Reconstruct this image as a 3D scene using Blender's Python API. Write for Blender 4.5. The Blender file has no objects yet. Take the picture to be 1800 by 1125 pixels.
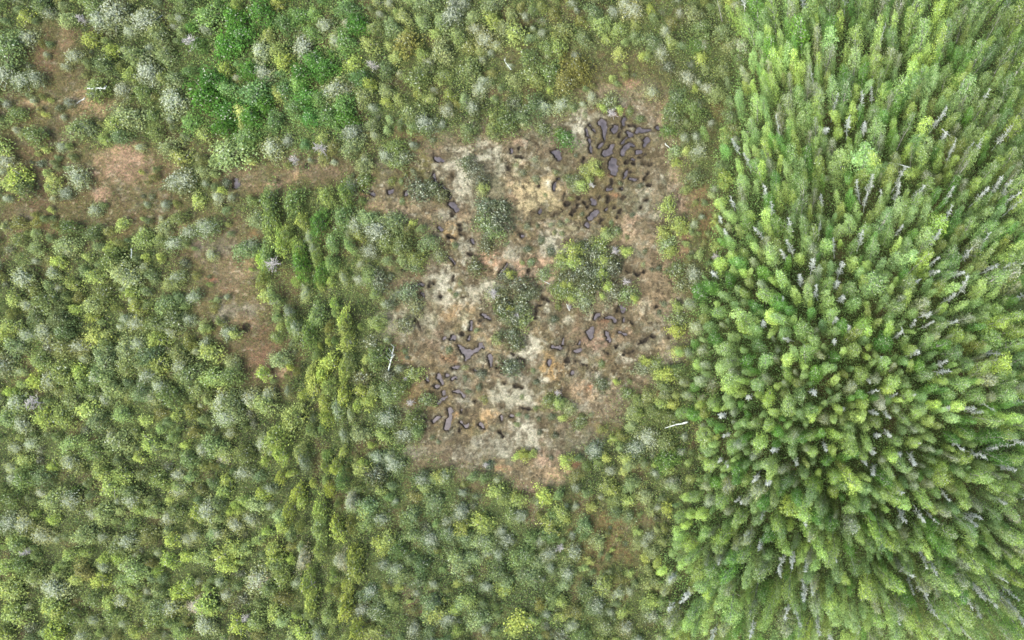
import bpy, math, random
import numpy as np
from mathutils import Vector, Euler, Matrix
random.seed(7); RS = np.random.RandomState(11)
S = bpy.context.scene; COL = S.collection
R = math.radians

# ------------------------------------------------------------------ camera, sky, sun, exposure
# 1 photo pixel = 0.1 m on the ground; photo centre (900, 562.5) = world origin, +y is up in the photo
CX, CY, H = 53.0, -12.75, 135.0
cd = bpy.data.cameras.new('camera'); cam = bpy.data.objects.new('camera', cd); COL.objects.link(cam)
cam.location = (CX, CY, H); cd.sensor_width = 36; cd.lens = 36 * H / 180.0
cd.shift_x = -CX / 180.0; cd.shift_y = -CY / 180.0
cd.clip_start = 1; cd.clip_end = 3000
S.camera = cam
w = bpy.data.worlds.new('World'); S.world = w; w.use_nodes = True
nt = w.node_tree; bg = nt.nodes['Background']
sky = nt.nodes.new('ShaderNodeTexSky'); sky.sky_type = 'NISHITA'; sky.sun_disc = False
SUN_EL, SUN_AZ = 58, 215
sky.sun_elevation = R(SUN_EL); sky.sun_rotation = R(SUN_AZ); sky.dust_density = 6.0; sky.air_density = 1.0; sky.ozone_density = 0.6
nt.links.new(sky.outputs[0], bg.inputs[0]); bg.inputs[1].default_value = 0.15
sl = bpy.data.lights.new('sun', 'SUN'); sl.energy = 1.2; sl.angle = R(35); sl.color = (1, .955, .88)
so = bpy.data.objects.new('sun', sl); COL.objects.link(so); so.location = (0, 0, 200)
so.rotation_euler = (R(90 - SUN_EL), 0, R(180 - SUN_AZ))
S.view_settings.view_transform = 'Standard'; S.view_settings.look = 'None'
S.view_settings.gamma = 1; S.view_settings.exposure = 1.7
S.render.engine = 'CYCLES'
S.cycles.max_bounces = 5; S.cycles.diffuse_bounces = 3; S.cycles.transmission_bounces = 3
S.cycles.filter_width = 1.6

# ------------------------------------------------------------------ helpers
def px(x, y): return ((x - 900.0) * 0.1, (562.5 - y) * 0.1)
_g = {}
def vnoise(X, Y, scale, seed):
    """smooth value noise in [-1,1]; X,Y metres"""
    if seed not in _g: _g[seed] = np.random.RandomState(seed).rand(256, 256) * 2 - 1
    g = _g[seed]; x = X / scale + 1000.3; y = Y / scale + 1000.7
    xi = np.floor(x).astype(int); yi = np.floor(y).astype(int); fx = x - xi; fy = y - yi
    fx = fx * fx * (3 - 2 * fx); fy = fy * fy * (3 - 2 * fy)
    a = g[xi % 256, yi % 256]; b = g[(xi + 1) % 256, yi % 256]
    c = g[xi % 256, (yi + 1) % 256]; d = g[(xi + 1) % 256, (yi + 1) % 256]
    return (a * (1 - fx) + b * fx) * (1 - fy) + (c * (1 - fx) + d * fx) * fy
def fbm(X, Y, scale, seed, n=4):
    s = 0; a = 1; t = 0
    for i in range(n):
        s = s + a * vnoise(X, Y, scale / 2 ** i, seed + i); t += a; a *= .55
    return s / t
def sstep(a, b, x):
    t = np.clip((x - a) / (b - a), 0, 1); return t * t * (3 - 2 * t)
def lin(r, g, b, k=0.385):
    f = lambda c: ((c / 255 + .055) / 1.055) ** 2.4 if c > 10 else c / 255 / 12.92
    return np.array([f(r) * k, f(g) * k, f(b) * k])
def mesh_np(name, V, F, k):
    me = bpy.data.meshes.new(name); n = len(V); m = len(F)
    me.vertices.add(n); me.vertices.foreach_set('co', np.asarray(V, dtype=np.float32).ravel())
    me.loops.add(m * k); me.loops.foreach_set('vertex_index', np.asarray(F, dtype=np.int32).ravel())
    me.polygons.add(m); me.polygons.foreach_set('loop_start', np.arange(0, m * k, k, dtype=np.int32))
    me.polygons.foreach_set('loop_total', np.full(m, k, dtype=np.int32)); me.update(); return me
def set_col(me, name, C):
    at = me.color_attributes.new(name, 'FLOAT_COLOR', 'POINT')
    A = np.ones((len(me.vertices), 4), dtype=np.float32); A[:, :3] = C; at.data.foreach_set('color', A.ravel())
def link(name, me, mat=None, parent=None):
    o = bpy.data.objects.new(name, me); COL.objects.link(o)
    if mat and not me.materials: me.materials.append(mat)
    if parent: o.parent = parent
    return o
def tag(o, label=None, cat=None, group=None, kind=None):
    if label: o['label'] = label
    if cat: o['category'] = cat
    if group: o['group'] = group
    if kind: o['kind'] = kind
    return o

# ------------------------------------------------------------------ materials
def mat(name):
    m = bpy.data.materials.new(name); m.use_nodes = True; t = m.node_tree
    for n in list(t.nodes): t.nodes.remove(n)
    return m, t.nodes, t.links
def add(N, kind, **kw):
    n = N.new(kind)
    for k, v in kw.items(): setattr(n, k, v)
    return n
def mult(N, L, a, b):
    m = N.new('ShaderNodeMix'); m.data_type = 'RGBA'; m.blend_type = 'MULTIPLY'; m.inputs[0].default_value = 1
    L.new(a, m.inputs[6]); L.new(b, m.inputs[7]); return m.outputs[2]
def leaf_material():
    m, N, L = mat('foliage'); out = N.new('ShaderNodeOutputMaterial')
    oi = N.new('ShaderNodeObjectInfo'); at = add(N, 'ShaderNodeVertexColor', layer_name='tint')
    sep = N.new('ShaderNodeSeparateColor'); L.new(at.outputs[0], sep.inputs[0])
    mul = N.new('ShaderNodeVectorMath'); mul.operation = 'SCALE'
    L.new(oi.outputs['Color'], mul.inputs[0])
    m2 = add(N, 'ShaderNodeMath', operation='MULTIPLY'); m2.inputs[1].default_value = 2; L.new(sep.outputs[0], m2.inputs[0])
    L.new(m2.outputs[0], mul.inputs['Scale'])
    mx = N.new('ShaderNodeMix'); mx.data_type = 'RGBA'
    L.new(sep.outputs[1], mx.inputs[0]); L.new(mul.outputs[0], mx.inputs[6]); mx.inputs[7].default_value = (.40, .46, .36, 1)
    my = N.new('ShaderNodeMix'); my.data_type = 'RGBA'; my.blend_type = 'MULTIPLY'
    L.new(sep.outputs[2], my.inputs[0]); L.new(mx.outputs[2], my.inputs[6]); my.inputs[7].default_value = (1.25, 1.12, .75, 1)
    d = N.new('ShaderNodeBsdfDiffuse'); tr = N.new('ShaderNodeBsdfTranslucent'); ms = N.new('ShaderNodeMixShader'); ms.inputs[0].default_value = .36
    L.new(my.outputs[2], d.inputs[0]); L.new(my.outputs[2], tr.inputs[0]); L.new(d.outputs[0], ms.inputs[1]); L.new(tr.outputs[0], ms.inputs[2])
    L.new(ms.outputs[0], out.inputs[0]); return m
def cover_material():
    m, N, L = mat('ground_cover_leaves'); out = N.new('ShaderNodeOutputMaterial')
    at = add(N, 'ShaderNodeVertexColor', layer_name='tint')
    d = N.new('ShaderNodeBsdfDiffuse'); tr = N.new('ShaderNodeBsdfTranslucent'); ms = N.new('ShaderNodeMixShader'); ms.inputs[0].default_value = .2
    L.new(at.outputs[0], d.inputs[0]); L.new(at.outputs[0], tr.inputs[0]); L.new(d.outputs[0], ms.inputs[1]); L.new(tr.outputs[0], ms.inputs[2])
    L.new(ms.outputs[0], out.inputs[0]); return m
def bark_material(name, c1, c2, sc):
    m, N, L = mat(name); out = N.new('ShaderNodeOutputMaterial'); p = N.new('ShaderNodeBsdfPrincipled')
    tc = N.new('ShaderNodeTexCoord'); mp = N.new('ShaderNodeMapping'); mp.inputs['Scale'].default_value = (1, 1, 3)
    n = N.new('ShaderNodeTexNoise'); n.inputs['Scale'].default_value = sc; n.inputs['Detail'].default_value = 4
    r = N.new('ShaderNodeValToRGB'); r.color_ramp.elements[0].position = .42; r.color_ramp.elements[1].position = .55
    r.color_ramp.elements[0].color = (*c1, 1); r.color_ramp.elements[1].color = (*c2, 1)
    L.new(tc.outputs['Object'], mp.inputs[0]); L.new(mp.outputs[0], n.inputs[0]); L.new(n.outputs[0], r.inputs[0]); L.new(r.outputs[0], p.inputs['Base Color'])
    p.inputs['Roughness'].default_value = .8; L.new(p.outputs[0], out.inputs[0]); return m
def ground_material():
    m, N, L = mat('peat_and_moss'); out = N.new('ShaderNodeOutputMaterial'); p = N.new('ShaderNodeBsdfPrincipled')
    at = add(N, 'ShaderNodeVertexColor', layer_name='Col'); tc = N.new('ShaderNodeTexCoord')
    def ns(sc, det, lo, hi, c0, c1):
        n = N.new('ShaderNodeTexNoise'); n.inputs['Scale'].default_value = sc; n.inputs['Detail'].default_value = det; n.inputs['Roughness'].default_value = .65
        L.new(tc.outputs['Object'], n.inputs[0]); r = N.new('ShaderNodeValToRGB')
        r.color_ramp.elements[0].position = lo; r.color_ramp.elements[1].position = hi
        r.color_ramp.elements[0].color = (*c0, 1); r.color_ramp.elements[1].color = (*c1, 1); L.new(n.outputs[0], r.inputs[0]); return n, r
    n1, r1 = ns(2.2, 6, .32, .68, (.55, .56, .5), (1.5, 1.45, 1.4))
    n2, r2 = ns(7, 3, .35, .65, (.62, .64, .6), (1.35, 1.33, 1.3))
    c = mult(N, L, mult(N, L, at.outputs[0], r1.outputs[0]), r2.outputs[0])
    L.new(c, p.inputs['Base Color']); p.inputs['Roughness'].default_value = .9
    try: p.inputs['Specular IOR Level'].default_value = .2
    except Exception: pass
    b = N.new('ShaderNodeBump'); b.inputs['Strength'].default_value = .7; b.inputs['Distance'].default_value = .2
    L.new(n1.outputs[0], b.inputs['Height']); L.new(b.outputs[0], p.inputs['Normal']); L.new(p.outputs[0], out.inputs[0]); return m
def water_material():
    m, N, L = mat('peaty_water_sky_grey'); out = N.new('ShaderNodeOutputMaterial'); p = N.new('ShaderNodeBsdfPrincipled')
    tc = N.new('ShaderNodeTexCoord'); n = N.new('ShaderNodeTexNoise'); n.inputs['Scale'].default_value = 1.3; n.inputs['Detail'].default_value = 4
    r = N.new('ShaderNodeValToRGB'); r.color_ramp.elements[0].color = (.024, .022, .023, 1); r.color_ramp.elements[1].color = (.066, .060, .063, 1)  # grey in the base colour stands in for reflected sky over peaty water
    r.color_ramp.elements[0].position = .3; r.color_ramp.elements[1].position = .7
    L.new(tc.outputs['Object'], n.inputs[0]); L.new(n.outputs[0], r.inputs[0]); L.new(r.outputs[0], p.inputs['Base Color'])
    p.inputs['Roughness'].default_value = .06; L.new(p.outputs[0], out.inputs[0]); return m
M_LEAF = leaf_material(); M_COVER = cover_material(); M_GROUND = ground_material(); M_WATER = water_material()
M_BIRCH = bark_material('birch_bark', (.12, .11, .1), (.5, .5, .5), 3)
M_BROWN = bark_material('brown_bark', (.06, .05, .04), (.16, .13, .1), 5)
M_DEAD = bark_material('bleached_wood', (.27, .31, .28), (.46, .53, .49), 4)

M_SNAG = bark_material('weathered_wood', (.22, .22, .21), (.42, .42, .41), 5)
# ------------------------------------------------------------------ pools (outlines traced in 6.4286x crops: P polygon, C channel+width, R round)
K = 1 / 6.4286
POOLS = {
 (960, 160): """P 580,345 620,310 665,325 690,370 685,430 670,510 680,550 665,575 640,600 600,650 582,645 595,610 630,585 655,545 640,490 625,430 620,390 590,370
P 735,420 770,385 815,390 810,440 790,480 745,480 730,450
P 860,290 900,290 895,340 885,400 865,400 850,350
C10 865,405 850,450 825,510
P 1000,460 1035,405 1060,395 1095,430 1150,425 1195,440 1150,455 1080,465 1040,475
P 1230,405 1265,395 1300,425 1285,450 1250,445
P 910,455 940,455 990,490 975,515 930,520 915,490
C26 905,530 870,565 850,595
P 835,700 850,650 890,605 925,575 965,570 1005,620 990,635 945,615 920,650 885,690 880,725 845,725
P 1090,590 1110,530 1150,520 1170,560 1140,590 1115,640 1090,635
P 1000,690 1030,660 1075,670 1075,700 1030,720 1005,715
P 625,690 690,655 720,600 770,590 750,640 760,690 700,725 660,740 640,720
P 710,790 740,755 785,765 800,820 815,850 800,900 780,960 740,950 715,890 700,840
C28 450,425 470,500 490,570 500,640 510,690
C22 490,385 520,420 555,465
P 50,690 100,665 160,670 155,720 175,765 145,790 110,750 90,710
C12 940,395 980,385 1015,388
P 950,770 980,755 1005,770 970,785
R 990,820,20
R 1100,810,15
R 1170,820,14
R 905,810,20
R 945,915,14
P 870,970 885,930 905,880 925,890 910,950 885,985
C22 950,990 990,1000 1035,990
C18 1110,995 1135,960 1155,930
C15 405,805 430,755
C22 85,1115 90,1050 115,1020 140,990
P 670,1105 700,1080 740,1085 745,1110 720,1130 680,1125
P 820,1100 850,1085 870,1100 855,1115
R 1165,1065,12
C16 745,990 750,1050 710,1085
C9 1040,745 1080,735 1120,715""",
 (960, 320): """P 500,180 545,185 570,220 555,260 515,255 500,220
P 460,400 510,350 560,315 595,320 595,360 540,395 520,430 470,430
C16 465,300 480,275
C40 455,470 470,500
C18 690,235 705,200 705,160
C14 600,165 590,180
R 370,180,16
C18 360,260 345,300 310,330
R 240,245,22
C10 210,130 200,190
C18 65,385 100,355 125,345
R 290,360,18
C14 605,460 620,430 645,420
C12 820,350 840,320
R 805,405,10
C12 860,190 880,170
C20 670,315 690,290
R 1065,290,13
C14 1110,215 1135,195
R 820,970,22
R 935,1000,24
R 1030,1035,20
R 1105,1015,10
R 430,230,13
R 775,280,11""",
 (600, 230): """P 205,670 240,645 285,670 320,690 370,690 375,745 350,735 310,700 250,690
P 500,665 590,655 585,685 560,715 525,700
P 715,690 755,660 760,700 730,740 715,720
P 1035,240 1060,290 1100,300 1130,310 1170,345 1150,360 1125,335 1080,355 1050,310
C30 1045,480 1050,550 1090,600 1110,610
C26 1130,615 1200,680 1230,700 1225,760
P 1190,830 1230,790 1290,810 1320,870 1330,900 1300,920 1250,880 1215,850
R 1260,510,17
C14 1250,910 1260,950""",
 (700, 390): """C22 455,60 490,90
C18 560,160 600,170 650,190
C16 695,30 700,80 700,140 750,130
C14 760,160 770,190
C14 790,360 830,370
C22 830,200 850,240
C20 545,385 590,410 635,470
P 1360,110 1380,130 1430,150 1390,185 1365,150
C26 1230,480 1190,530 1150,590 1145,640
R 1470,550,15
C24 155,760 190,710 240,700 290,710
C14 345,740 350,700 400,690
C26 265,800 285,850
R 480,850,18
C12 625,620 625,660
P 930,1040 980,1045 1030,1080 1050,1110 1010,1090 960,1085
R 1635,860,18
R 1690,890,13
C10 1620,940 1570,945 1560,1010 1550,1090
R 60,545,13""",
 (940, 500): """P 665,370 690,320 740,320 735,350 700,380 665,410
P 765,390 810,355 870,355 925,390 935,430 910,440 880,400 830,375
P 945,240 975,225 1000,250 1030,280 1010,315 990,340 975,300
P 985,400 1000,375 1018,385 1005,430
C13 1055,395 1090,430 1120,455
P 585,520 620,480 665,480 675,540 650,590 640,630 620,630 605,580 580,545
P 790,530 820,530 850,580 870,640 850,660 815,625 800,580
C22 955,535 1000,560 1035,570
C28 495,670 512,645
P 445,740 480,725 540,730 520,755 470,775 445,760
C34 200,705 250,715 310,710
C24 310,690 315,650 325,600
P 135,850 160,835 190,850 180,900 155,930 140,900
R 370,860,24
R 460,865,12
P 405,970 440,975 440,1020 410,1030
C12 510,870 540,900 590,915
C14 795,755 830,790
R 920,700,14
C14 1010,790 1020,750
C14 1050,780 1110,750
C16 1180,670 1240,630 1270,600 1300,575 1355,590
R 1520,600,12
C14 930,300 950,265
R 1370,250,10""",
 (700, 540): """P 670,425 700,430 750,470 810,475 830,500 870,470 905,440 900,395 940,400 960,420 975,470 945,450 920,480 880,515 830,525 800,580 770,600 755,615 760,560 720,510 680,460
P 1000,570 1030,520 1060,560 1065,620 1050,690 1030,680 1035,620
P 610,680 640,655 690,665 680,695 630,700
P 500,335 530,325 545,350 525,370 500,365
P 580,365 600,325 645,310 650,340 640,370
P 430,760 470,755 500,800 510,850 500,880 470,840 435,800
P 520,770 550,755 580,765 560,790 530,795
P 295,775 340,770 335,800 340,850 310,820
P 390,880 430,870 465,890 440,925 410,910
P 480,950 510,935 530,970 525,1005 490,1000
C26 610,810 640,790 650,800
P 620,945 690,935 740,970 755,1020 740,1030 715,985 670,965 630,970
P 430,1095 450,1050 490,1020 555,1000 545,1030 500,1060 460,1100
P 1680,590 1730,590 1725,640 1700,670 1680,640
C20 820,260 830,200 830,160
C25 805,330 790,360
C20 740,350 770,358
R 930,160,18
C12 190,150 240,200 265,270
R 720,300,20
C20 840,700 890,720
R 1115,685,14
R 1180,685,11
R 1185,620,14
R 1300,530,12
C14 1350,575 1420,580 1425,650
C11 1145,725 1190,755
C13 1310,880 1370,890 1400,910
R 1210,860,10""",
 (700, 640): """P 540,510 575,485 615,500 620,530 600,560 605,620 590,660 580,740 520,745 515,700 530,640 570,600 570,560
P 370,610 400,630 440,585 485,590 470,615 420,645 390,665
P 680,645 720,645 755,690 790,655 810,660 785,720 760,725 715,690
P 885,675 930,660 965,690 970,740 930,710
C20 700,500 712,545
C14 755,560 775,520
C20 1165,580 1165,640
P 1255,565 1310,570 1300,600 1265,600
R 870,410,10
C18 1140,755 1185,810
C10 1385,490 1490,510
C12 690,720 690,760""",
 (360, 260): """P 310,460 330,420 325,350 350,320 375,360 410,395 400,430 370,460 320,470
P 1130,190 1150,160 1175,190 1160,225 1135,225
R 235,370,16
C12 840,380 830,350
R 315,570,28
R 230,630,24
R 610,600,12""",
 (840, 230): """C25 705,885 695,935
C20 840,960 890,930
C24 375,205 390,240
R 465,190,10
C12 430,290 510,305
C16 340,400 350,440
R 695,620,11""",
 (320, 420): """R 730,1000,45
R 325,1015,18""",
}
def smooth_poly(P, it=2):
    P = np.array(P, float)
    for _ in range(it):
        Q = np.roll(P, -1, 0); P = np.stack([P * .75 + Q * .25, P * .25 + Q * .75], 1).reshape(-1, 2)
    return P
def offset_poly(P, d):
    A = 0.5 * np.sum(P[:, 0] * np.roll(P[:, 1], -1) - np.roll(P[:, 0], -1) * P[:, 1])
    T = np.roll(P, -1, 0) - np.roll(P, 1, 0); T /= np.linalg.norm(T, axis=1)[:, None] + 1e-9
    Nn = np.stack([T[:, 1], -T[:, 0]], 1) * (1 if A > 0 else -1); return P + Nn * d
pools = []
for (ox, oy), txt in POOLS.items():
    for ln in txt.strip().split('\n'):
        kd, rest = ln.split(' ', 1)
        pts = [tuple(float(v) for v in t.split(',')) for t in rest.split()]
        if kd == 'R':
            x, y, r = pts[0]; a0 = random.random() * 6
            P = [(x + r * (1 + .25 * math.sin(2 * a + a0)) * math.cos(a), y + r * (1 + .2 * math.sin(3 * a + a0)) * math.sin(a)) for a in np.linspace(0, 2 * math.pi, 9)[:-1]]
        elif kd[0] == 'C':
            hw = float(kd[1:]) / 2; p = np.array(pts); t = np.gradient(p, axis=0); t /= np.linalg.norm(t, axis=1)[:, None]
            n = np.stack([-t[:, 1], t[:, 0]], 1); wv = hw * (1 + .35 * np.array([random.uniform(-1, 1) for _ in pts]))[:, None]
            e0 = p[0] - t[0] * hw; e1 = p[-1] + t[-1] * hw
            P = [tuple(e0)] + [tuple(q) for q in p + n * wv] + [tuple(e1)] + [tuple(q) for q in (p - n * wv)[::-1]]
        else: P = pts
        W = np.array([px(ox + x * K, oy + y * K) for x, y in P]); W = smooth_poly(W, 2 if kd != 'P' else 1)
        if any(np.hypot(*(W.mean(0) - q.mean(0))) < .7 for q, _ in pools): continue
        pools.append((W, kd == 'P' or (kd[0] == 'C' and float(kd[1:]) >= 20)))

# ------------------------------------------------------------------ ground sheet
def axis(lo, hi, dl, dh, fine, coarse, far):
    a = [-far, -far * .5, -far * .25, lo - 40, lo - 15, lo - 5]
    a += list(np.arange(lo, dl, coarse)) + list(np.arange(dl, dh, fine)) + list(np.arange(dh, hi, coarse))
    a += [hi + 5, hi + 15, hi + 40, far * .25, far * .5, far]; return np.array(sorted(set(np.round(a, 4))))
gx = axis(-92, 92, -34, 34, .13, .32, 900); gy = axis(-58, 58, -28, 40, .13, .32, 900)
GX, GY = np.meshgrid(gx, gy, indexing='ij')
PX = GX * 10 + 900; PY = 562.5 - GY * 10              # photo pixels
wx = fbm(GX, GY, 6, 40) * 22; wy = fbm(GX, GY, 6, 50) * 22
wx2 = fbm(GX, GY, 1.6, 60) * 7; wy2 = fbm(GX, GY, 1.6, 70) * 7
QX = PX + wx + wx2; QY = PY + wy + wy2
def inpoly(X, Y, poly):
    r = np.zeros(X.shape, bool); n = len(poly)
    for i in range(n):
        x1, y1 = poly[i]; x2, y2 = poly[(i + 1) % n]
        if y1 == y2: continue
        c = ((y1 > Y) != (y2 > Y)) & (X < (x2 - x1) * (Y - y1) / (y2 - y1) + x1); r ^= c
    return r
def polydist(X, Y, poly):
    D = np.full(X.shape, 1e9); n = len(poly)
    for i in range(n):
        a = np.array(poly[i], float); b = np.array(poly[(i + 1) % n], float); d = b - a
        t = np.clip(((X - a[0]) * d[0] + (Y - a[1]) * d[1]) / (d @ d + 1e-12), 0, 1)
        D = np.minimum(D, np.hypot(X - a[0] - t * d[0], Y - a[1] - t * d[1]))
    return np.where(inpoly(X, Y, poly), -D, D)
BOG = [(640, 300), (700, 275), (780, 235), (900, 235), (1000, 200), (1060, 165), (1170, 165), (1200, 300), (1205, 420), (1195, 560), (1185, 640), (1110, 700), (1050, 740), (1010, 820), (940, 890), (860, 830), (745, 800), (720, 700), (690, 600), (690, 480), (760, 450), (760, 400), (640, 355)]
CLEAR = [[(0, 175), (60, 170), (65, 40), (120, 40), (150, 120), (190, 190), (130, 250), (240, 255), (320, 300), (320, 400), (180, 400), (0, 385)],
         [(330, 390), (450, 380), (455, 470), (480, 560), (520, 690), (430, 670), (390, 590), (330, 560)],
         [(380, 290), (620, 275), (640, 320), (440, 350), (400, 350)],
         [(1030, 880), (1140, 900), (1130, 990), (1050, 990)], [(860, 90), (1170, 100), (1150, 170), (1000, 170)], [(1200, 330), (1260, 300), (1280, 420), (1210, 560)]]
bogd = polydist(QX, QY, BOG); bogm = sstep(34, -22, bogd + 26 * fbm(GX, GY, 5, 35))
clr = np.zeros_like(bogm); CW = [.72, .74, .7, .4, .4, .25]
for c, k_ in zip(CLEAR, CW): clr = np.maximum(clr, k_ * sstep(30, -20, polydist(QX, QY, c) + 26 * fbm(GX, GY, 4, 36)))
def mix(C, c, wgt): return C * (1 - wgt[..., None]) + c * wgt[..., None]
tan = lin(134, 120, 92); olive = lin(112, 106, 62); pink = lin(192, 160, 134); peach = lin(188, 162, 124); orange = lin(164, 136, 92)
grey = lin(160, 158, 142); white = lin(205, 203, 184); brown = lin(118, 95, 70); green = lin(84, 100, 52); dgreen = lin(58, 72, 36); gg = lin(116, 120, 98); rose = lin(222, 140, 122)
peat = lin(44, 38, 32); rust = lin(165, 88, 50)
C = np.zeros(GX.shape + (3,)) + green
C = mix(C, dgreen, sstep(-.2, .35, fbm(GX, GY, 5, 80))); C = mix(C, brown, .5 * sstep(.1, .5, fbm(GX, GY, 4, 90)))
C = mix(C, lin(128, 112, 78), clr * .9); C = mix(C, lin(104, 104, 60), clr * .7 * sstep(-.05, .4, fbm(GX, GY, 4, 95)))
C = mix(C, tan, bogm)
for col_, sd, sc, th, k_ in ((olive, 100, 5, .0, .75), (gg, 110, 6, .05, .75), (orange, 120, 3.2, .22, .6), (grey, 130, 4, .15, .75), (peach, 140, 3, .25, .6), (brown, 150, 2.6, .2, .6), (olive, 160, 1.5, .2, .5), (white, 170, 1.3, .42, .8)):
    C = mix(C, col_, k_ * bogm * sstep(th, th + .25, fbm(GX, GY, sc, sd)))
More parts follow.
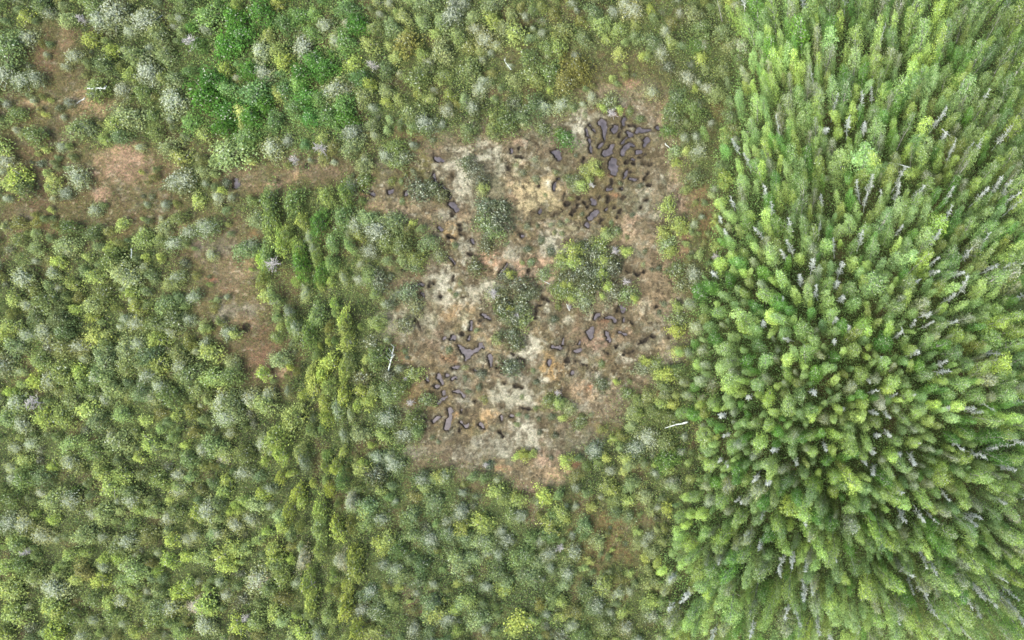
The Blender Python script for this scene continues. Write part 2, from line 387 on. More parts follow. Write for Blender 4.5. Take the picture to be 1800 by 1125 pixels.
PATCH = [  # x, y, rx, ry, colour, strength  (photo pixels; real differences of moss, lichen and bare peat)
 (215, 290, 42, 32, pink, .9), (185, 272, 20, 12, peach, .7), (183, 348, 14, 16, pink, .9), (155, 190, 32, 18, peach, .8), (112, 72, 12, 26, peach, .6), (85, 95, 26, 36, brown, .8), (60, 183, 18, 8, peach, .8), (112, 208, 12, 9, lin(190, 160, 150), .7),
 (100, 230, 60, 40, lin(120, 112, 70), .7), (70, 330, 50, 60, lin(125, 105, 80), .7), (300, 300, 30, 30, lin(140, 122, 90), .7), (130, 60, 30, 15, brown, .5),
 (520, 308, 26, 10, peach, .9), (480, 325, 26, 8, pink, .8), (435, 310, 40, 20, tan, .8), (560, 295, 60, 20, lin(130, 115, 92), .8), (450, 415, 12, 12, orange, .7), (320, 405, 30, 12, peach, .7),
 (373, 492, 10, 8, rose, 1), (400, 508, 12, 6, lin(205, 150, 120), .8), (400, 480, 40, 40, tan, .8), (440, 470, 20, 30, peach, .5), (420, 550, 36, 16, grey, .8), (375, 430, 35, 22, lin(140, 132, 118), .8), (430, 565, 22, 10, orange, .6), (455, 600, 35, 40, brown, .8), (455, 640, 22, 28, lin(140, 112, 88), .9), (500, 655, 14, 14, pink, .7),
 (430, 576, 12, 4, rust, .8), (505, 500, 22, 24, brown, .6),
 (1115, 398, 17, 22, pink, 1), (1105, 415, 26, 26, peach, .6), (1190, 335, 20, 34, pink, .7), (1185, 300, 16, 40, peach, .5), (1165, 200, 12, 26, orange, .6), (1155, 215, 16, 12, pink, .5), (1150, 300, 34, 50, tan, .8), (1125, 302, 10, 16, pink, .6), (1155, 470, 32, 80, lin(150, 128, 95), .8), (1100, 205, 40, 20, brown, .4),
 (1090, 265, 62, 58, lin(116, 104, 62), .85), (1060, 345, 46, 44, lin(120, 108, 58), .8), (1080, 345, 14, 8, lin(180, 120, 75), .7), (1076, 308, 6, 5, rust, .9), (1088, 282, 6, 6, orange, .8),
 (1028, 222, 22, 24, white, .9), (1020, 250, 18, 20, grey, .8), (1045, 200, 12, 8, orange, .7), (1055, 205, 16, 8, white, .6), (1090, 195, 14, 8, rust, .5),
 (830, 290, 48, 26, grey, .9), (815, 270, 30, 14, white, .8), (850, 285, 25, 14, white, .6), (815, 310, 20, 24, grey, .8), (830, 315, 12, 12, white, .8), (760, 265, 40, 26, lin(138, 118, 90), .7), (720, 320, 60, 38, lin(112, 106, 56), .85), (745, 290, 20, 24, lin(100, 100, 30), .7), (770, 305, 5, 6, orange, 1), (628, 330, 8, 16, lin(225, 165, 130), 1), (645, 345, 20, 12, brown, .8), (642, 341, 10, 4, orange, .9),
 (700, 365, 50, 14, peach, .8), (695, 362, 12, 10, lin(215, 190, 150), .8),
 (910, 320, 30, 26, peach, .9), (940, 330, 34, 22, lin(190, 170, 120), .9), (930, 350, 30, 18, lin(185, 165, 120), .8), (960, 370, 30, 20, lin(135, 125, 70), .7), (905, 345, 18, 10, lin(205, 160, 130), .8), (965, 325, 8, 8, white, 1), (860, 350, 24, 30, lin(150, 140, 110), .7), (960, 260, 30, 20, tan, .7), (915, 250, 14, 6, pink, .7), (910, 278, 7, 5, lin(200, 190, 140), .9),
 (945, 470, 46, 24, lin(212, 172, 140), .9), (960, 490, 22, 16, pink, .8), (900, 450, 30, 10, white, .6), (870, 465, 26, 22, lin(210, 165, 130), .9), (868, 482, 14, 8, peach, .9), (872, 472, 8, 6, white, .6), (980, 430, 26, 20, grey, .9), (960, 400, 30, 16, lin(170, 150, 125), .7), (920, 420, 20, 14, orange, .6), (1000, 405, 18, 8, lin(200, 190, 150), .8),
 (800, 415, 12, 22, orange, .8), (788, 410, 16, 12, lin(190, 155, 95), .7), (815, 435, 16, 20, grey, .9), (785, 455, 26, 14, tan, .6), (735, 500, 20, 10, orange, .7), (787, 498, 14, 26, grey, .9), (775, 500, 30, 20, lin(150, 148, 125), .8), (805, 517, 6, 9, white, 1), (812, 535, 7, 9, white, 1), (827, 540, 4, 5, white, 1), (821, 562, 9, 14, lin(215, 215, 180), 1), (818, 574, 7, 7, white, 1), (860, 510, 30, 18, grey, .8), (850, 525, 20, 18, lin(170, 160, 130), .7), (835, 540, 14, 24, lin(130, 115, 75), .8), (870, 515, 18, 10, lin(150, 152, 150), .7),
 (790, 550, 34, 22, lin(178, 145, 96), .85), (775, 560, 16, 20, orange, .8), (775, 580, 14, 12, lin(205, 165, 140), .8), (705, 570, 40, 24, lin(150, 150, 125), .85), (760, 565, 12, 16, lin(190, 188, 168), .8), (690, 600, 30, 20, tan, .7), (760, 605, 12, 12, pink, .7), (730, 620, 40, 18, lin(150, 125, 80), .8), (790, 630, 16, 9, lin(190, 130, 80), .8), (812, 628, 7, 7, white, .8), (805, 591, 5, 5, white, 1), (848, 575, 6, 6, lin(190, 130, 70), .8), (850, 560, 10, 10, tan, .5),
 (935, 610, 18, 11, white, 1), (925, 605, 22, 16, grey, .8), (918, 635, 20, 14, grey, .8), (905, 660, 20, 16, lin(150, 152, 140), .8), (865, 600, 34, 16, lin(190, 165, 120), .5), (960, 600, 30, 20, lin(135, 115, 75), .8), (965, 640, 16, 24, lin(190, 150, 75), .8), (990, 650, 20, 10, lin(170, 135, 75), .7), (1045, 600, 34, 22, lin(178, 140, 125), .85), (1110, 590, 24, 12, lin(195, 155, 125), .85), (1079, 590, 4, 4, lin(225, 170, 70), 1), (1068, 565, 14, 8, rust, .6), (1065, 575, 16, 8, lin(170, 130, 105), .8), (1090, 628, 6, 9, white, 1), (1100, 634, 14, 5, white, 1), (1130, 600, 24, 14, lin(150, 150, 130), .6), (1130, 545, 20, 24, peach, .7), (1133, 540, 10, 16, white, .5), (1002, 566, 10, 8, white, .8), (972, 575, 6, 12, white, .7), (1027, 635, 6, 6, white, .9), (962, 545, 5, 6, white, .8), (985, 545, 14, 30, brown, .5), (998, 645, 6, 5, white, .8), (955, 668, 10, 6, white, .9), (1070, 673, 4, 6, white, 1), (1050, 658, 5, 8, white, .8), (1035, 655, 6, 5, grey, .8), (1010, 655, 8, 5, white, .6), (1030, 690, 26, 18, lin(180, 150, 115), .8), (1035, 682, 8, 8, lin(190, 120, 65), .7), (1060, 710, 26, 18, lin(165, 148, 115), .7), (1145, 690, 18, 8, lin(190, 140, 105), .6),
 (820, 700, 14, 8, grey, .9), (805, 702, 9, 12, white, .8), (805, 685, 12, 8, brown, .7), (800, 728, 8, 7, lin(190, 145, 90), .8), (862, 730, 26, 16, lin(210, 170, 110), .9), (880, 718, 18, 10, lin(205, 185, 150), .8), (828, 715, 7, 6, lin(210, 195, 150), .8), (845, 745, 20, 10, lin(150, 125, 70), .6), (900, 690, 38, 22, lin(160, 158, 132), .85), (920, 745, 16, 18, lin(185, 182, 165), .9), (912, 780, 26, 22, lin(160, 158, 138), .8), (845, 690, 20, 14, lin(170, 145, 95), .7), (790, 750, 50, 10, lin(130, 112, 60), .7), (795, 775, 34, 12, tan, .7), (740, 690, 24, 20, lin(150, 122, 75), .7), (760, 700, 40, 40, lin(132, 112, 66), .6), (920, 670, 14, 12, white, .5), (840, 775, 14, 8, grey, .7), (730, 795, 18, 10, grey, .7), (885, 800, 8, 6, white, .8), (945, 785, 5, 8, white, .7),
 (955, 815, 18, 16, pink, .95), (965, 840, 26, 18, lin(190, 160, 120), .8), (885, 825, 26, 7, lin(195, 150, 105), .9), (930, 860, 24, 20, lin(150, 128, 98), .9), (910, 830, 30, 16, lin(135, 120, 85), .8), (1000, 820, 20, 16, peach, .5), (1012, 812, 8, 8, rust, .5), (980, 800, 20, 10, lin(170, 130, 110), .6), (930, 900, 10, 20, brown, .8), (1025, 868, 10, 5, rust, .5),
 (1060, 950, 50, 40, lin(118, 100, 60), .7), (1100, 910, 34, 14, lin(140, 115, 75), .7), (720, 1040, 26, 30, lin(110, 90, 78), .8), (560, 1120, 20, 10, brown, .3), (740, 150, 40, 30, lin(92, 82, 58), .7), (930, 30, 30, 14, lin(120, 95, 75), .7), (880, 165, 16, 10, lin(130, 110, 85), .7), (1090, 130, 40, 24, lin(105, 102, 62), .7), (1065, 160, 40, 10, lin(165, 148, 122), .7), (1110, 148, 16, 8, lin(190, 150, 125), .7), (1270, 195, 24, 20, lin(112, 98, 60), .7), (1225, 345, 24, 26, lin(150, 122, 90), .8), (1245, 400, 26, 22, lin(125, 98, 66), .8), (1205, 420, 14, 24, lin(160, 125, 95), .8), (1210, 560, 10, 40, brown, .5), (620, 200, 20, 20, lin(130, 108, 82), .8), (605, 225, 22, 10, lin(140, 118, 95), .8), (720, 235, 26, 14, lin(140, 115, 85), .6), (180, 60, 20, 10, brown, .4), (290, 225, 14, 14, brown, .5), (20, 420, 30, 30, lin(140, 118, 92), .7), (170, 430, 20, 12, lin(120, 100, 84), .7), (90, 395, 40, 14, lin(135, 112, 82), .7), (240, 500, 60, 40, lin(98, 86, 62), .5), (310, 455, 30, 20, lin(110, 92, 68), .5),
 (745, 640, 12, 30, tan, .5), (700, 500, 30, 12, tan, .6), (650, 505, 22, 14, brown, .5), (770, 640, 20, 12, olive, .4)]
fine = fbm(GX, GY, 1.1, 190); fine2 = fbm(GX, GY, 3, 195)
for x, y, rx, ry, c, s in PATCH:
    rx *= 1.12; ry *= 1.12; jx = 8 if min(rx, ry) > 12 else 2
    ii = np.where(np.abs(gx - (x - 900) * .1) < rx * .14 + 3)[0]; jj = np.where(np.abs(gy - (562.5 - y) * .1) < ry * .14 + 3)[0]
    if not len(ii) or not len(jj): continue
    sl_ = (slice(ii[0], ii[-1] + 1), slice(jj[0], jj[-1] + 1))
    X = PX[sl_] + (wx2[sl_] + wx[sl_] * .3) * (1 if jx > 2 else .4); Y = PY[sl_] + (wy2[sl_] + wy[sl_] * .3) * (1 if jx > 2 else .4)
    d = np.hypot((X - x) / rx, (Y - y) / ry) + fine[sl_] * .75 + fine2[sl_] * .5
    C[sl_] = mix(C[sl_], c, s * sstep(1.25, .45, d))
op = np.maximum(bogm, clr)
for col_, sd, sc, th, k_ in ((lin(104, 104, 70), 395, 2.6, .2, .5), (lin(98, 82, 58), 396, 3.2, .22, .6), (lin(112, 104, 84), 398, .55, .15, .5), (olive, 400, 1.1, .22, .45), (lin(88, 78, 52), 410, .8, .25, .55), (grey, 420, .9, .32, .5), (gg, 430, 1.6, .25, .45), (lin(196, 188, 165), 440, .6, .4, .6)):
    C = mix(C, col_, k_ * op * sstep(th, th + .2, fbm(GX, GY, sc, sd, 3)))
for x, y, rx, ry, c, s in ((830, 288, 62, 32, white, .6), (900, 700, 60, 30, white, .45), (985, 425, 34, 24, white, .5), (790, 505, 22, 34, white, .55), (860, 515, 40, 22, white, .45), (700, 575, 40, 24, white, .4), (925, 615, 30, 20, white, .7), (1025, 225, 20, 34, white, .7), (920, 760, 24, 34, white, .5), (930, 345, 44, 34, lin(200, 182, 132), .6), (820, 330, 26, 30, white, .5),
                          (1085, 262, 60, 52, lin(106, 98, 56), .6), (1050, 345, 44, 40, lin(108, 98, 52), .55), (725, 325, 56, 34, lin(102, 98, 48), .6), (770, 700, 46, 50, lin(128, 108, 62), .5), (800, 620, 50, 20, lin(120, 100, 62), .4), (1060, 600, 60, 40, lin(130, 108, 74), .4), (850, 335, 30, 60, lin(118, 120, 92), .5), (1155, 470, 34, 90, lin(140, 120, 90), .5), (740, 560, 50, 40, lin(128, 128, 100), .4)):
    d = np.hypot((QX - x) / rx, (QY - y) / ry) + fine * .8 + fine2 * .5; C = mix(C, c, s * sstep(1.2, .5, d))
hum = fbm(GX, GY, 1.5, 200); hum2 = fbm(GX, GY, 4.5, 210)
hum3 = fbm(GX, GY, .7, 205, 2); Z = .17 * hum + .12 * hum2 + .09 * hum3 + .12
inner = (np.abs(GX) < 95) & (np.abs(GY) < 60); Z = np.where(inner, Z, .05)
Z = np.where(bogm > .02, np.maximum(Z, .02 + .07 * (hum + 1) + .05 * hum3), Z)
for W, wat in pools:
    x0, y0 = W.min(0) - .9; x1, y1 = W.max(0) + .9
    i0, i1 = np.searchsorted(gx, [x0, x1]); j0, j1 = np.searchsorted(gy, [y0, y1]); sl_ = (slice(i0, i1), slice(j0, j1))
    D = polydist(GX[sl_], GY[sl_], W) + (vnoise(GX[sl_], GY[sl_], .45, 220) + .5 * vnoise(GX[sl_], GY[sl_], .22, 221)) * (.17 if wat else .2)
    wet = sstep(.24, .05, D); C[sl_] = mix(C[sl_], lin(78, 66, 46), .6 * sstep(.6, .2, D)); C[sl_] = mix(C[sl_], peat if wat else lin(52, 46, 38), wet * .95)
    
    Z[sl_] = Z[sl_] * sstep(-.02, .3, D) + (-.5 if wat else -.28) * sstep(.12, -.22, D)
# wet hollows between hummocks read dark because bare peat shows there
crack = sstep(.07, .0, np.abs(fbm(GX, GY, 2.0, 230))) * bogm * sstep(-.05, .2, fbm(GX, GY, 7, 240)) * sstep(0, .3, fbm(GX, GY, 1.0, 245))
crack2 = sstep(.09, .0, np.abs(fbm(GX, GY, 1.3, 233))) * bogm * sstep(.05, .3, fbm(GX, GY, 5, 236)) * sstep(-.1, .2, fbm(GX, GY, .8, 247))
crack = np.maximum(crack, crack2); C = mix(C, lin(58, 50, 36), crack * .9); Z = Z - .2 * crack
hol = sstep(-.05, -.45, hum + .5 * hum3) * bogm; C = mix(C, lin(92, 80, 54), hol * .7)
C = C * (1 + bogm[..., None] * (np.array([1.0, 1.06, .98]) - 1)); lum = C @ np.array([.3, .6, .1]); ds = (.12 + .16 * bogm)[..., None]; C = C * (1 - ds) + lum[..., None] * ds
ni, nj = GX.shape; idx = np.arange(ni * nj).reshape(ni, nj)
F = np.stack([idx[:-1, :-1], idx[1:, :-1], idx[1:, 1:], idx[:-1, 1:]], -1).reshape(-1, 4)
me = mesh_np('ground', np.stack([GX, GY, Z], -1).reshape(-1, 3), F, 4); set_col(me, 'Col', C.reshape(-1, 3))
me.polygons.foreach_set('use_smooth', np.ones(len(F), bool))
tag(link('ground', me, M_GROUND), kind='structure')
def gsample(A, x, y):
    i = np.clip(np.searchsorted(gx, x), 0, len(gx) - 1); j = np.clip(np.searchsorted(gy, y), 0, len(gy) - 1); return A[i, j]
for W, wat in pools:
    if not wat: continue
    P = offset_poly(W, .2); c = P.mean(0); n = len(P)
    V = [(p[0], p[1], -.17) for p in P]
    me = bpy.data.meshes.new('bog_pool'); me.from_pydata(V, [], [list(range(n))]); me.update()
    tag(link('bog_pool', me, M_WATER), kind='structure')

# ------------------------------------------------------------------ plant meshes
def leaf_quads(P, size, rs, up=.6, outw=None, aspect=.6):
    n = len(P); N_ = rs.normal(size=(n, 3)); N_[:, 2] = np.abs(N_[:, 2]) + up
    if outw is not None: N_ += outw
    N_ /= np.linalg.norm(N_, axis=1)[:, None]; A = rs.normal(size=(n, 3)); T = np.cross(N_, A); T /= np.linalg.norm(T, axis=1)[:, None]
    B = np.cross(N_, T); s = (size * rs.uniform(.6, 1.35, n))[:, None] * .5
    a = s * T; b = s * aspect * B
    V = np.stack([P - a, P + b, P + a, P - b], 1).reshape(-1, 3); F = np.arange(4 * n).reshape(n, 4); return V, F
def crown_mesh(name, seed, h, r, base, ncl, nleaf, size, prof, clr_=.33, fleck=0., flecktop=.55, droop=0, loose=.7):
    rs = np.random.RandomState(seed); u = base + (1 - base) * rs.beta(1.25, 1.0, ncl); a = rs.uniform(0, 2 * np.pi, ncl)
    pr = np.array([prof((q - base) / (1 - base)) for q in u]); rho = r * pr * np.sqrt(rs.uniform(.12, 1, ncl)) * .85
    p1, p2, p3 = rs.uniform(0, 6.28, 3); lobe = lambda q: 1 + .26 * np.sin(2 * q + p1) + .18 * np.sin(3 * q + p2) + .12 * np.sin(5 * q + p3)
    rho = rho * lobe(a)
    Cn = np.stack([rho * np.cos(a), rho * np.sin(a), u * h], 1); Cn[:, :2] += rs.normal(size=2) * .12 * r
    cr = r * clr_ * rs.uniform(.65, 1.3, ncl); br = rs.uniform(.38, .60, ncl); hu = np.clip(rs.normal(.25, .3, ncl), 0, 1)
    k = rs.randint(0, ncl, nleaf); off = rs.normal(size=(nleaf, 3)); off /= np.linalg.norm(off, axis=1)[:, None]
    off *= (rs.uniform(.1, 1.25, nleaf) ** .7)[:, None]; off[:, 2] *= .75
    P = Cn[k] + off * cr[k][:, None]
    fr = rs.rand(nleaf) < loose; t_ = base + (1 - base) * rs.beta(1.3, 1.1, nleaf); a_ = rs.uniform(0, 6.2832, nleaf)
    rh = r * np.array([prof((q - base) / (1 - base)) for q in t_]) * np.sqrt(rs.rand(nleaf)) * rs.uniform(.75, 1.2, nleaf) * lobe(a_)
    P[fr] = np.stack([rh * np.cos(a_), rh * np.sin(a_), t_ * h], 1)[fr]
    P[:, 2] -= droop * rs.uniform(0, 1, nleaf) ** 2
    P[:, 2] = np.maximum(P[:, 2], .05); V, F_ = leaf_quads(P, size, rs, outw=off * .8)
    b = np.clip(br[k] * rs.uniform(.55, 1.5, nleaf), .1, 1); uu = P[:, 2] / h; rr = np.hypot(P[:, 0], P[:, 1]) / r
    fp = fleck * sstep(flecktop - .2, 1, uu) * sstep(1.1, .1, rr); fl = (rs.rand(nleaf) < fp) * rs.uniform(.4, 1, nleaf)
    col = np.stack([b, fl, hu[k] * (fl < .1)], 1); me = mesh_np(name, V, F_, 4); set_col(me, 'tint', np.repeat(col, 4, 0)); me.materials.append(M_LEAF)
    return me, Cn
def tubes(name, segs, m, sides=5):
    V = []; F_ = []
    for p, q, r0, r1 in segs:
        p = np.array(p, float); q = np.array(q, float); d = q - p; d /= np.linalg.norm(d) + 1e-9
        a = np.cross(d, (0, 0, 1) if abs(d[2]) < .9 else (1, 0, 0)); a /= np.linalg.norm(a); b = np.cross(d, a); o = len(V)
        for c, r in ((p, r0), (q, r1)):
            for s in range(sides): t = 2 * math.pi * s / sides; V.append(c + r * (math.cos(t) * a + math.sin(t) * b))
        for s in range(sides): F_.append((o + s, o + (s + 1) % sides, o + sides + (s + 1) % sides, o + sides + s))
        F_.append(tuple(o + s for s in range(sides))[::-1]); F_.append(tuple(o + sides + s for s in range(sides)))
    me = bpy.data.meshes.new(name); me.from_pydata([tuple(v) for v in V], [], F_); me.materials.append(m)
    me.polygons.foreach_set('use_smooth', [True] * len(F_)); return me
def trunk_mesh(name, seed, h, r0, m, Cn=None, bend=.25):
    rs = random.Random(seed); pts = [Vector((0, 0, -.3))]; n = 5; bx = by = 0
    for i in range(1, n + 1):
        bx += rs.uniform(-bend, bend) * .5; by += rs.uniform(-bend, bend) * .5; pts.append(Vector((bx, by, h * i / n)))
    segs = [(pts[i], pts[i + 1], r0 * (1 - i / n) + .02, r0 * (1 - (i + 1) / n) + .02) for i in range(n)]
    if Cn is not None:
        for c in Cn[:16]:
            z = max(.25 * h, c[2] - .25 * h * rs.uniform(.5, 1)); t = z / h * n; i = min(n - 1, int(t)); s = pts[i].lerp(pts[i + 1], t - i)
            segs.append((s, Vector(c), r0 * .35, .015))
    return tubes(name, segs, m)
def dead_meshes(seed, h, spread, nb, thick=1., dm=None):
    dm = dm or M_DEAD
    rs = random.Random(seed); n = 5; pts = [Vector((0, 0, -.3))]; bx = by = 0
    for i in range(1, n + 1):
        bx += rs.uniform(-.2, .2); by += rs.uniform(-.2, .2); pts.append(Vector((bx, by, h * i / n)))
    r0 = .11 * thick; tr = [(pts[i], pts[i + 1], r0 * (1 - i / n) + .025, r0 * (1 - (i + 1) / n) + .025) for i in range(n)]; br = [(pts[i], pts[i + 1], .018, .018) for i in range(1, n)]
    for k in range(nb):
        u = rs.uniform(.35, 1); t = u * n; i = min(n - 1, int(t)); s = pts[i].lerp(pts[i + 1], t - i); a = rs.uniform(0, 6.283)
        L_ = spread * (1.25 - u * .75) * rs.uniform(.5, 1.1); d = Vector((math.cos(a), math.sin(a), rs.uniform(.0, .7))).normalized()
        m_ = s + d * L_ * .55; e = m_ + (d + Vector((rs.uniform(-.4, .4), rs.uniform(-.4, .4), rs.uniform(-.2, .5)))).normalized() * L_ * .45
        br += [(s, m_, .05 * thick, .036 * thick), (m_, e, .036 * thick, .02)]
        for q in range(4):
            s2 = s.lerp(m_, rs.uniform(.3, 1)) if q < 2 else m_.lerp(e, rs.uniform(0, .8)); d2 = (d + Vector((rs.uniform(-.9, .9), rs.uniform(-.9, .9), rs.uniform(-.2, .6)))).normalized()
            br.append((s2, s2 + d2 * L_ * rs.uniform(.2, .45), .026 * thick, .014))
    return tubes('trunk', tr, dm), tubes('branches', br, dm, 3)
P_EGG = lambda t: math.sin(math.pi * min(1, .18 + .8 * t)) ** .6
P_SLIM = lambda t: max(.05, math.sin(math.pi * min(1, .22 + .76 * t))) ** .9
P_BIRCH = lambda t: max(.05, math.sin(math.pi * min(1, .22 + .70 * t))) ** .6
P_DOME = lambda t: math.sqrt(max(.02, 1 - t * t)) if t > 0 else 1
P_CONE = lambda t: 1.05 - .85 * t
NV = 9; LIB = {}
for i in range(NV):
    q = 100 * i
    m, c = crown_mesh('crown', 1 + q, 13, 1.45, .12, 44, 1800, .19, P_BIRCH, .30, .14, .5, .6, .55); LIB['birch_tree', i] = [('trunk', trunk_mesh('trunk', q, 12.6, .11, M_BIRCH, c)), ('crown', m)]
    m, c = crown_mesh('crown', 2 + q, 12, 1.35, .12, 40, 1650, .18, P_BIRCH, .30, .45, .3, .6, .55); LIB['silvery_birch', i] = [('trunk', trunk_mesh('trunk', q + 1, 11.7, .11, M_BIRCH, c)), ('crown', m)]
    m, c = crown_mesh('crown', 3 + q, 1.9, 1.6, .14, 26, 1300, .18, P_DOME, .32, .12, .6); LIB['leafy_tree', i] = [('trunk', trunk_mesh('trunk', q + 2, 1.6, .08, M_BROWN, c)), ('crown', m)]
    m, c = crown_mesh('crown', 4 + q, 1.7, 1.1, .12, 18, 750, .17, P_DOME, .33, .0); LIB['birch_sapling', i] = [('stem', trunk_mesh('stem', q + 3, 1.4, .05, M_BIRCH, c)), ('crown', m)]
    m, c = crown_mesh('crown', 5 + q, 1.7, 1.6, .1, 28, 1500, .17, P_DOME, .32, .7, .35); LIB['silvery_shrub', i] = [('stem', trunk_mesh('stem', q + 4, 1.4, .06, M_DEAD, c)), ('crown', m)]
    m, c = crown_mesh('crown', 6 + q, .8, 1.25, .08, 22, 850, .16, P_DOME, .33, .25, .3); LIB['dwarf_shrub', i] = [('stem', trunk_mesh('stem', q + 5, .6, .04, M_BROWN, c)), ('crown', m)]
    t_, b_ = dead_meshes(7 + q, 13, .75, 60, .7); LIB['dead_tree', i] = [('trunk', t_), ('branches', b_)]
    t_, b_ = dead_meshes(8 + q, 2.4, 1.05, 40, .5, M_SNAG); LIB['dead_shrub', i] = [('trunk', t_), ('branches', b_)]
DIM = {'birch_tree': (13, 1.45), 'silvery_birch': (12, 1.35), 'leafy_tree': (1.9, 1.6), 'birch_sapling': (1.7, 1.1), 'silvery_shrub': (1.7, 1.6), 'dwarf_shrub': (.8, 1.25), 'dead_tree': (12, 1.2), 'dead_shrub': (2.8, 1.2)}
CAT = {'birch_tree': 'birch tree', 'silvery_birch': 'birch tree', 'leafy_tree': 'tree', 'birch_sapling': 'sapling', 'silvery_shrub': 'shrub', 'dwarf_shrub': 'low shrub', 'dead_tree': 'dead tree', 'dead_shrub': 'dead shrub'}
WORD = {'birch_tree': 'birch', 'silvery_birch': 'silver-flecked birch', 'leafy_tree': 'bushy tree', 'birch_sapling': 'birch sapling', 'silvery_shrub': 'silver-tipped shrub', 'dwarf_shrub': 'low shrub', 'dead_tree': 'bare dead tree', 'dead_shrub': 'bare dead shrub'}
GRP = {k: v + 's' for k, v in {'birch_tree': 'tall birche', 'silvery_birch': 'silver-flecked birche', 'leafy_tree': 'bushy tree', 'birch_sapling': 'birch sapling', 'silvery_shrub': 'silver-tipped shrub', 'dwarf_shrub': 'low bog shrub', 'dead_tree': 'bare dead tree', 'dead_shrub': 'bare dead shrub'}.items()}
GC = {'y': (np.array([.225, .295, .095]), 'lime-yellow'), 'l': (np.array([.180, .245, .105]), 'light green'), 'g': (np.array([.125, .180, .078]), 'mid-green'), 'd': (np.array([.085, .160, .045]), 'deep green'),
      's': (np.array([.180, .220, .120]), 'grey-green'), 'b': (np.array([.130, .170, .100]), 'dull blue-green'), 'k': (np.array([.098, .122, .074]), 'dark olive'), 'w': (np.array([.3, .3, .3]), 'bleached white'), 'o': (np.array([.140, .165, .060]), 'olive green'), 'p': (np.array([.27, .26, .21]), 'pale pinkish')}
# hand-placed crowns, read off 3x crops: kind x,y,radius
T = {}
T[0, 0] = "y490,210,42 y600,270,35 y690,400,38 y610,655,45 y860,410,30 y10,780,55 y110,940,60 y50,970,40 y960,830,45 y1285,600,45 y1290,660,30 y1480,270,50 y1500,330,40 y1250,30,30 y1465,20,32 l1650,180,45 l420,680,60 w460,670,40 s610,70,80 s760,110,75 s540,115,55 w700,170,38 b1090,160,35 s790,380,65 s920,540,75 l690,620,75 l1100,90,70 w1010,240,42 s1610,260,65 w1380,280,50 s1400,390,50 g190,720,55 s980,950,65 b930,960,60 l1220,820,90 s1440,790,60 s1770,480,60 g1740,620,60 w1690,770,35 w1550,840,28 l1280,730,50 y1080,710,38 l1010,650,50 d1090,510,85 g1350,490,80 w440,100,26 w355,355,26 s400,300,45 g60,240,80 s160,205,50 b30,400,60 b120,430,55 b200,415,45 g95,610,45 w95,690,24 s50,860,50 s420,930,60 g140,1000,50 w745,780,26 w1150,1045,30 w1225,1045,24 w1720,140,45 w1770,220,40 g1430,1050,75 g1560,1060,70 l1740,1040,55 y1050,1060,35 d1240,120,70 d1200,250,80 d1280,200,60 d1330,380,60 d1130,430,70 d1200,590,70 d1330,620,60 d1180,680,60 d1600,400,60 d1660,330,60 d1400,550,55 g1500,480,55 d1720,360,60 g850,200,50 g720,300,60 g880,300,55 s650,480,45 l760,500,45 g560,350,55 g520,470,60 s500,500,30 l500,40,60 g230,30,50 s270,75,35 l820,160,40 y1195,370,35 y1420,190,35 l1580,90,50 g1700,520,50 y1700,730,28 l900,780,50 g830,700,50 g640,720,50 s330,775,30 b360,1020,40 y300,960,35 l270,990,30 g980,30,55 g1050,240,45 g1320,720,55 l1580,440,45 y1480,500,40 g1560,580,55 d1640,620,50 b1430,1100,40 s510,1110,35 w285,1050,12 w25,905,22 w45,1050,22 d1380,60,70 g1500,130,60 d1620,520,60 l1200,470,50 g1450,640,50"
T[600, 0] = "g40,60,55 d90,130,60 w40,130,30 y150,240,40 l170,150,35 w160,350,30 y60,340,40 g30,230,60 g100,420,50 y150,450,32 l120,510,50 g400,420,75 l530,270,60 s460,340,35 b590,90,65 g450,20,55 s650,20,45 l330,95,35 y350,180,20 g270,150,50 l620,200,45 s715,160,38 s765,215,50 w820,240,32 l870,160,50 y920,190,55 y800,110,45 l540,120,50 g680,370,60 w740,470,45 s755,430,35 y410,495,28 l470,525,28 l650,530,30 l920,430,40 l1010,400,55 l1040,440,40 y1100,480,18 y1150,250,45 l1090,260,40 w1090,300,18 y1470,290,35 l1370,130,45 s1540,60,60 s1440,70,35 w1710,175,35 s1690,280,45 l1620,300,30 s1500,30,45 g1330,70,50 w1070,570,40 s1160,560,45 g870,650,60 y800,620,25 l800,680,40 s810,715,30 g380,600,60 b440,650,55 l440,680,28 g380,680,35 s560,590,40 g680,690,50 w180,720,26 g290,780,55 b330,830,50 l300,860,45 s240,820,40 l120,880,45 s130,850,30 l40,1020,60 s50,990,40 d1180,730,48 d1150,700,30 w1320,520,30 w1275,555,16 s1410,540,50 w1420,590,32 y1380,570,20 y1470,580,20 w1640,490,35 g1520,590,22 g1575,630,22 g1750,600,65 d1720,690,35 y1770,570,30 g1770,520,50 s1760,630,40 b600,40,50 g800,30,60 l900,90,40 g1000,320,60 g1280,210,40 g1100,380,60 o1250,360,70 o1180,440,60 g1020,560,60 g960,620,50 b700,570,40 w960,660,16 g1060,680,40 g20,560,60 s20,480,45 g450,380,50 l540,410,45 g240,370,40 l240,480,40 y430,290,35 y260,250,25 l1170,170,50 b1240,300,25 g1640,230,50 l1740,230,35 y1590,300,22 b60,700,50 l60,780,50 g120,960,45 k420,1000,60 k480,990,45 k530,1040,35 b1240,960,40 l1290,900,35 y1330,880,35 y1360,910,25 y1270,980,32 y1310,950,20 w1325,975,18 s1230,1000,25 g1200,950,30 y1720,1090,45 l1760,800,40 y1770,860,25 y1430,415,18 w890,350,10 s740,1010,30 l750,990,30 k850,1100,60 k700,900,45 k740,960,40 b750,1090,50 k660,860,40 d30,620,60 y500,180,30 o350,230,70"
